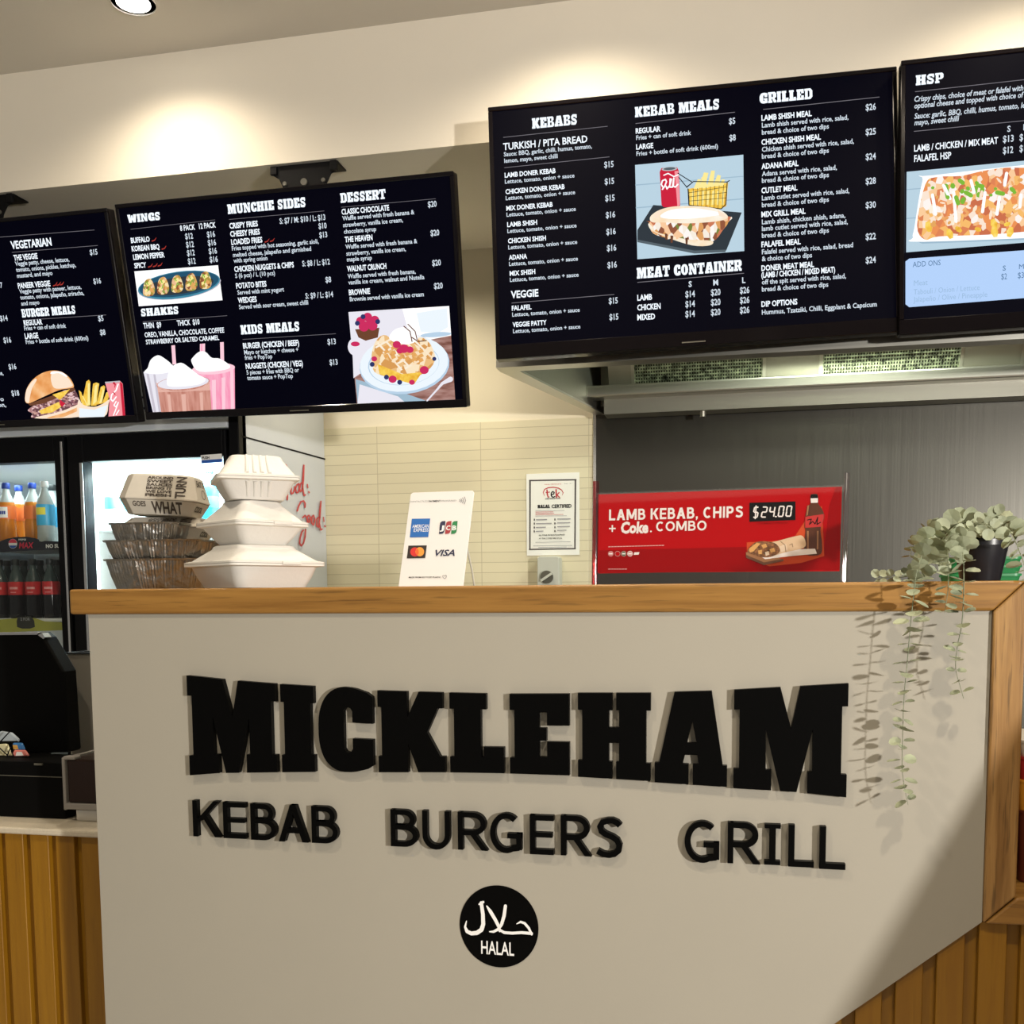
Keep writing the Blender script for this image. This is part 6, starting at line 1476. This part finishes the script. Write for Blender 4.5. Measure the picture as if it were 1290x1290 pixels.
for i, x1 in enumerate((510, 410, 415, 500, 530)): a.stroke([(248, 455 + 12 * i), (x1, 452 + 12 * i)], 3.5, M['red_ink'] if i in (1, 2, 3) else M['grey_ink'], False)
for i in range(4):
    a.stroke([(238, 527 + 35 * i), (238, 545 + 35 * i)], 9, M['black_ink'], False); a.stroke([(424, 525 + 35 * i), (424, 543 + 35 * i)], 9, M['black_ink'], False)
    a.stroke([(254, 536 + 35 * i), ((352, 395, 342, 320)[i], 533 + 35 * i)], 9, M['grey_ink'], False); a.stroke([(445, 530 + 34 * i), ((565, 562, 560, 528)[i], 528 + 34 * i)], 9, M['grey_ink'], False)
a.text('ALL YOUR PRODUCTS SUPPLIED', 278, 682, 515, 12, M['black_ink'], .02, slope=-.02); a.text('AT THIS STORE ARE HALAL', 280, 712, 490, 12, M['black_ink'], .02, slope=-.02)
for x0_, x1_, y in ((248, 565, 740), (228, 580, 773), (275, 530, 787)): a.stroke([(x0_, y), (x1_, y - 5)], 5, M['grey_ink'], False)
a.build('certificate_print', cert, mat4(cert.location))
sw = thing('isolator_switch', 'grey rotary isolator switch on the tiled wall under the certificate', 'switch', (0, Y_BACK - .01, 0))
b0, b1 = onY(677.5, 701, Y_BACK - .06), onY(705.5, 741, Y_BACK - .06)
sw.location = ((b0.x + b1.x) / 2, Y_BACK - .0085, (b0.z + b1.z) / 2)
hx, hz = (b1.x - b0.x) / 2, (b0.z - b1.z) / 2
q = MB(); q.prism_xz([(x, y) for x, y, _ in rrect(hx, hz, .012)], -.065, 0); q.build('switch_box', M['grey_plastic'], sw, smooth=40, bevel=.003)
kn = onY(689, 727, Y_BACK - .075); kr = (onY(697, 727, Y_BACK - .07).x - onY(681, 727, Y_BACK - .07).x) / 2
q = MB(); kx, kzz = kn.x - sw.location.x, kn.z - sw.location.z
q.prism_xz([(kx + kr * cos(2 * pi * i / 32), kzz + kr * sin(2 * pi * i / 32)) for i in range(32)], -.075, -.066); kk = q.build('rotary_knob', M['dark_grey'], sw, smooth=40)
q = MB(); d1_, d2_ = Vector((cos(RAD(33)), sin(RAD(33)))), Vector((-sin(RAD(33)), cos(RAD(33))))
q.prism_xz([(kx + d1_.x * s_ * kr * 1.0 + d2_.x * w_ * kr * .18, kzz + d1_.y * s_ * kr * 1.0 + d2_.y * w_ * kr * .18) for s_, w_ in ((-1, -1), (1, -1), (1, 1), (-1, 1))], -.082, -.075); q.build('pointer_bar', M['grey_plastic'], kk)

# ================================================================== things on the checkout bench
zB = zb1 + .0005
Ym = 2.08
def P2(L, Y): return [(onY(x, y, Y).x, onY(x, y, Y).z) for x, y in L]
m0 = onY(30, 955, Ym)
pos = thing('till_monitor', 'black touch-screen till seen from behind on the checkout bench', 'till', (m0.x - .05, Ym, zB))
pp_ = P2([(-60, 798), (48, 797), (55, 803), (80, 846), (86.5, 948), (-60, 951)], Ym)
q = MB(); q.prism_xz(pp_, Ym, Ym + .05); q.build('monitor_housing', M['black_matt'], pos, world=True, bevel=.006, seg=3)
q = MB(); q.prism_xz(P2([(-60, 797.5), (47, 796.5), (47, 799.5), (-60, 800.5)], Ym - .002), Ym - .002, Ym + .03); q.prism_xz(P2([(48, 800), (53, 797.5), (57, 803), (55, 805)], Ym - .002), Ym - .003, Ym + .02); tag(q.build('top_trim_with_glint', M['silver'], pos, world=True), 'thin silver strip along the top edge with a silver corner highlight')  # the small corner piece is a highlight built in silver
q = MB(); b_ = onY(20, 951, Ym); q.box((b_.x - .10, Ym + .01, zB), (b_.x + .06, Ym + .13, zB + .03)); q.box((b_.x - .03, Ym + .045, zB + .02), (b_.x + .03, Ym + .09, b_.z + .1)); q.build('stand', M['black'], pos, world=True, bevel=.004)
Yc = 1.95
ca, cb = onY(-60, 957, Yc), onY(83, 1038, Yc)
cd_ = thing('cash_drawer', 'black box of a cash drawer at the front of the checkout bench', 'cash drawer', ((ca.x + cb.x) / 2, Yc, zB))
q = MB(); q.box((ca.x, Yc, zB), (cb.x, Yc + .115, ca.z)); q.build('drawer_case', M['black_matt'], cd_, world=True, bevel=.003)
q = MB(); q.box((ca.x, Yc - .001, onY(0, 977, Yc).z), (cb.x - .004, Yc, onY(0, 976, Yc).z)); q.box((onY(44, 956, Yc).x, Yc - .004, ca.z - .006), (onY(54, 956, Yc).x, Yc, ca.z - .002)); q.build('trim_line', M['dark_grey'], cd_, world=True)
# snack packets on a wire rack left of the monitor
Yk = 2.005
rk = thing('wire_rack', 'black wire rack of snack packets in front of the till monitor', 'wire rack', (onY(10, 950, Yk).x, Yk, ca.z + .0005))
q = MB()
def W(x, y, dy=0): return onY(x, y, Yk + dy)
for pts in ([(-24, 920), (12, 954)], [(12, 922), (-18, 954)], [(16, 936), (8, 954)], [(14, 946), (18, 954)], [(-30, 953.5), (38, 953.5)], [(-30, 935), (22, 934)]):
    q.tube([W(*pts[0]), W(*pts[1])], .0014, 6)
q.build('wire_frame', M['black'], rk, world=True)
PK = [('silver-topped snack packet at the back of the wire rack', [(-10, 930), (0, 921), (14, 923), (23, 931), (23, 935), (-10, 934)], (.42, .48, .52), .03), ('white and red snack packet at the front right of the wire rack', [(17, 945), (31, 945), (36, 952.5), (14, 953)], (.72, .22, .18), .006),
      ('blue and orange snack packet in the right of the wire rack', [(15, 936), (27, 936), (31, 945), (17, 945)], (.05, .20, .48), .014), ('white and yellow snack packet in the left of the wire rack', [(-8, 938), (8, 937), (15, 953), (-8, 953)], (.72, .66, .40), .018)]
for i, (lb, L, c, dy) in enumerate(PK):
    LL = P2(L, Yk + dy); ctr_ = Vector((sum(p[0] for p in LL) / len(LL), Yk + dy, min(p[1] for p in LL)))
    t = thing('snack_packet', lb, 'snack packet', ctr_, group='snack packets')
    q = MB(); q.prism_xz(LL, Yk + dy, Yk + dy + .007); q.build('packet_film', P('packet_film%d' % i, c, .25, spec=.7), t, world=True, bevel=.003)
    if i in (1, 2):
        cc = [(x * .45 + ctr_.x * .55 - (.006 if i == 2 else 0), z * .6 + ctr_.z * .4 + .002) for x, z in LL]
        q = MB(); q.prism_xz(cc, Yk + dy - .0006, Yk + dy - .0001); q.build('packet_print', P('packet_print%d' % i, (.80, .78, .74) if i == 1 else (.70, .38, .08), .4), t, world=True)
# receipt printer and steel panel
Yp_ = 1.93
r0, r1 = onY(79, 954, Yp_), onY(124, 1013, Yp_)
rp = thing('receipt_printer', 'dark brown receipt printer with grey edges beside the tall counter', 'printer', ((r0.x + r1.x) / 2, Yp_, zB))
zf_ = onY(100, 1031, Yp_).z
q = MB(); q.box((onY(84, 960, Yp_).x, Yp_, r1.z), (r1.x, Yp_ + .13, onY(100, 957, Yp_).z)); q.build('printer_body', P('dark_brown_gloss', (.022, .010, .007), .2), rp, world=True, bevel=.004)
q = MB(); q.box((r0.x - .001, Yp_ - .004, onY(80, 1020, Yp_).z), (onY(82.5, 960, Yp_).x, Yp_ + .13, r0.z)); q.box((onY(80, 954, Yp_).x, Yp_ - .003, onY(90, 957, Yp_).z), (onY(95, 954, Yp_).x, Yp_ + .02, onY(90, 953, Yp_).z)); q.box((onY(84, 1016, Yp_).x, Yp_ - .004, onY(90, 1019.5, Yp_).z), (r1.x, Yp_ + .13, r1.z)); tag(q.build('grey_frame', P('mid_grey_plastic', (.30, .28, .26), .4), rp, world=True, bevel=.002), 'grey plastic frame')
q = MB(); q.box((onY(92, 1022, Yp_).x, Yp_ + .01, zB), (r1.x, Yp_ + .12, onY(92, 1020.5, Yp_).z)); q.build('printer_foot', M['silver'], rp, world=True, bevel=.002)
Yq = 2.22
s0_, s1_ = onY(83, 822, Yq), onY(128, 955, Yq)
st_ = thing('steel_cabinet', 'plain pale steel cabinet side between the till and the tall counter', 'cabinet', ((s0_.x + s1_.x) / 2, Yq, zB))
q = MB(); q.box((s0_.x, Yq, zB), (s1_.x + .10, Yq + .30, s0_.z)); q.build('cabinet_body', P('pale_steel_sheet', (.50, .47, .41), .42, metal=.6), st_, world=True, bevel=.004)
q = MB(); q.box((s0_.x - .002, Yq - .003, s0_.z - .004), (s1_.x + .10, Yq + .3, s0_.z)); q.build('top_edge', M['silver'], st_, world=True)

# ================================================================== unseen sloping case added at the right to shade the counter panel
case = thing('shading_case', 'unseen slope-fronted block added right of the counter to shade its panel', 'shading case', (1.5, 1.3, 0))
V = [(.93, .02), (.93, .60), (1.30, 1.15), (1.42, 1.30), (1.66, 1.30), (1.66, .02)]
def yz_prism(mb, poly, x0, x1, mat=None):
    n = len(poly); mb.add([(x0, y, z) for y, z in poly] + [(x1, y, z) for y, z in poly], [list(range(n)), [n + i for i in reversed(range(n))]] + [((i + 1) % n, i, n + i, n + (i + 1) % n) for i in range(n)], mat)
q = MB(); yz_prism(q, V, .78, .80); q.build('end_panel', P('shading_end_panel', (.16, .05, .03), .5), case, world=True)
q = MB(); yz_prism(q, [(.94, .02), (.94, .54), (1.20, .92), (1.66, .92), (1.66, .02)], .80, 2.4); q.build('case_body', P('shading_body', (.20, .17, .14), .5), case, world=True)
q = MB(); yz_prism(q, [(.945, .61), (1.30, 1.14), (1.42, 1.29), (1.425, 1.285), (1.305, 1.133), (.95, .603)], .80, 2.4); q.build('front_glass', M['glass'], case, world=True)

# ================================================================== on the low ledge at the right edge
zL = ZL + .0455
Yr = onZ(1284, 1112, zL).y
def stackbox(name, label, cat, px0, y0, y1, mat, Y=Yr, dx=.22, prev=None, bev=.004):
    xl = onY(px0, (y0 + y1) / 2, Y).x
    za = prev if prev is not None else onY(px0, y1, Y).z; zb_ = onY(px0, y0, Y).z
    t = thing(name, label, cat, (xl + dx / 2, Y + .08, za))
    q = MB(); q.loft([rrect(dx / 2 * .97, .08 * .97, .012), rrect(dx / 2, .08, .012, z=zb_ - za - .006), rrect(dx / 2 * 1.0, .08, .012, z=zb_ - za)]); q.build('body', mat, t, smooth=40)
    q = MB(); q.loft([rrect(dx / 2 * 1.01, .081, .012, z=zb_ - za + .0002), rrect(dx / 2 * 1.01, .081, .012, z=zb_ - za + .004)]); q.build('lid', mat, t, smooth=40)
    return zb_ + .0045
z_ = stackbox('storage_crate', 'dark red-brown crate on the timber ledge behind the post, right edge', 'crate', 1284.5, 1025, 1110, P('red_brown_plastic', (.13, .025, .012), .5), prev=zL + .0005)
z_ = stackbox('orange_tub', 'orange tub on the dark crate at the right edge', 'tub', 1284.5, 986, 1022, P('orange_plastic', (.75, .33, .03), .4), prev=z_)
z_ = stackbox('red_tub', 'red tub on the orange tub at the right edge', 'tub', 1285.5, 957, 983, P('red_plastic', (.50, .03, .03), .4), prev=z_)
z_ = stackbox('white_tub', 'white tub on top of the stack at the right edge', 'tub', 1286.5, 936, 954, P('white_plastic', (.80, .76, .68), .4), prev=z_)
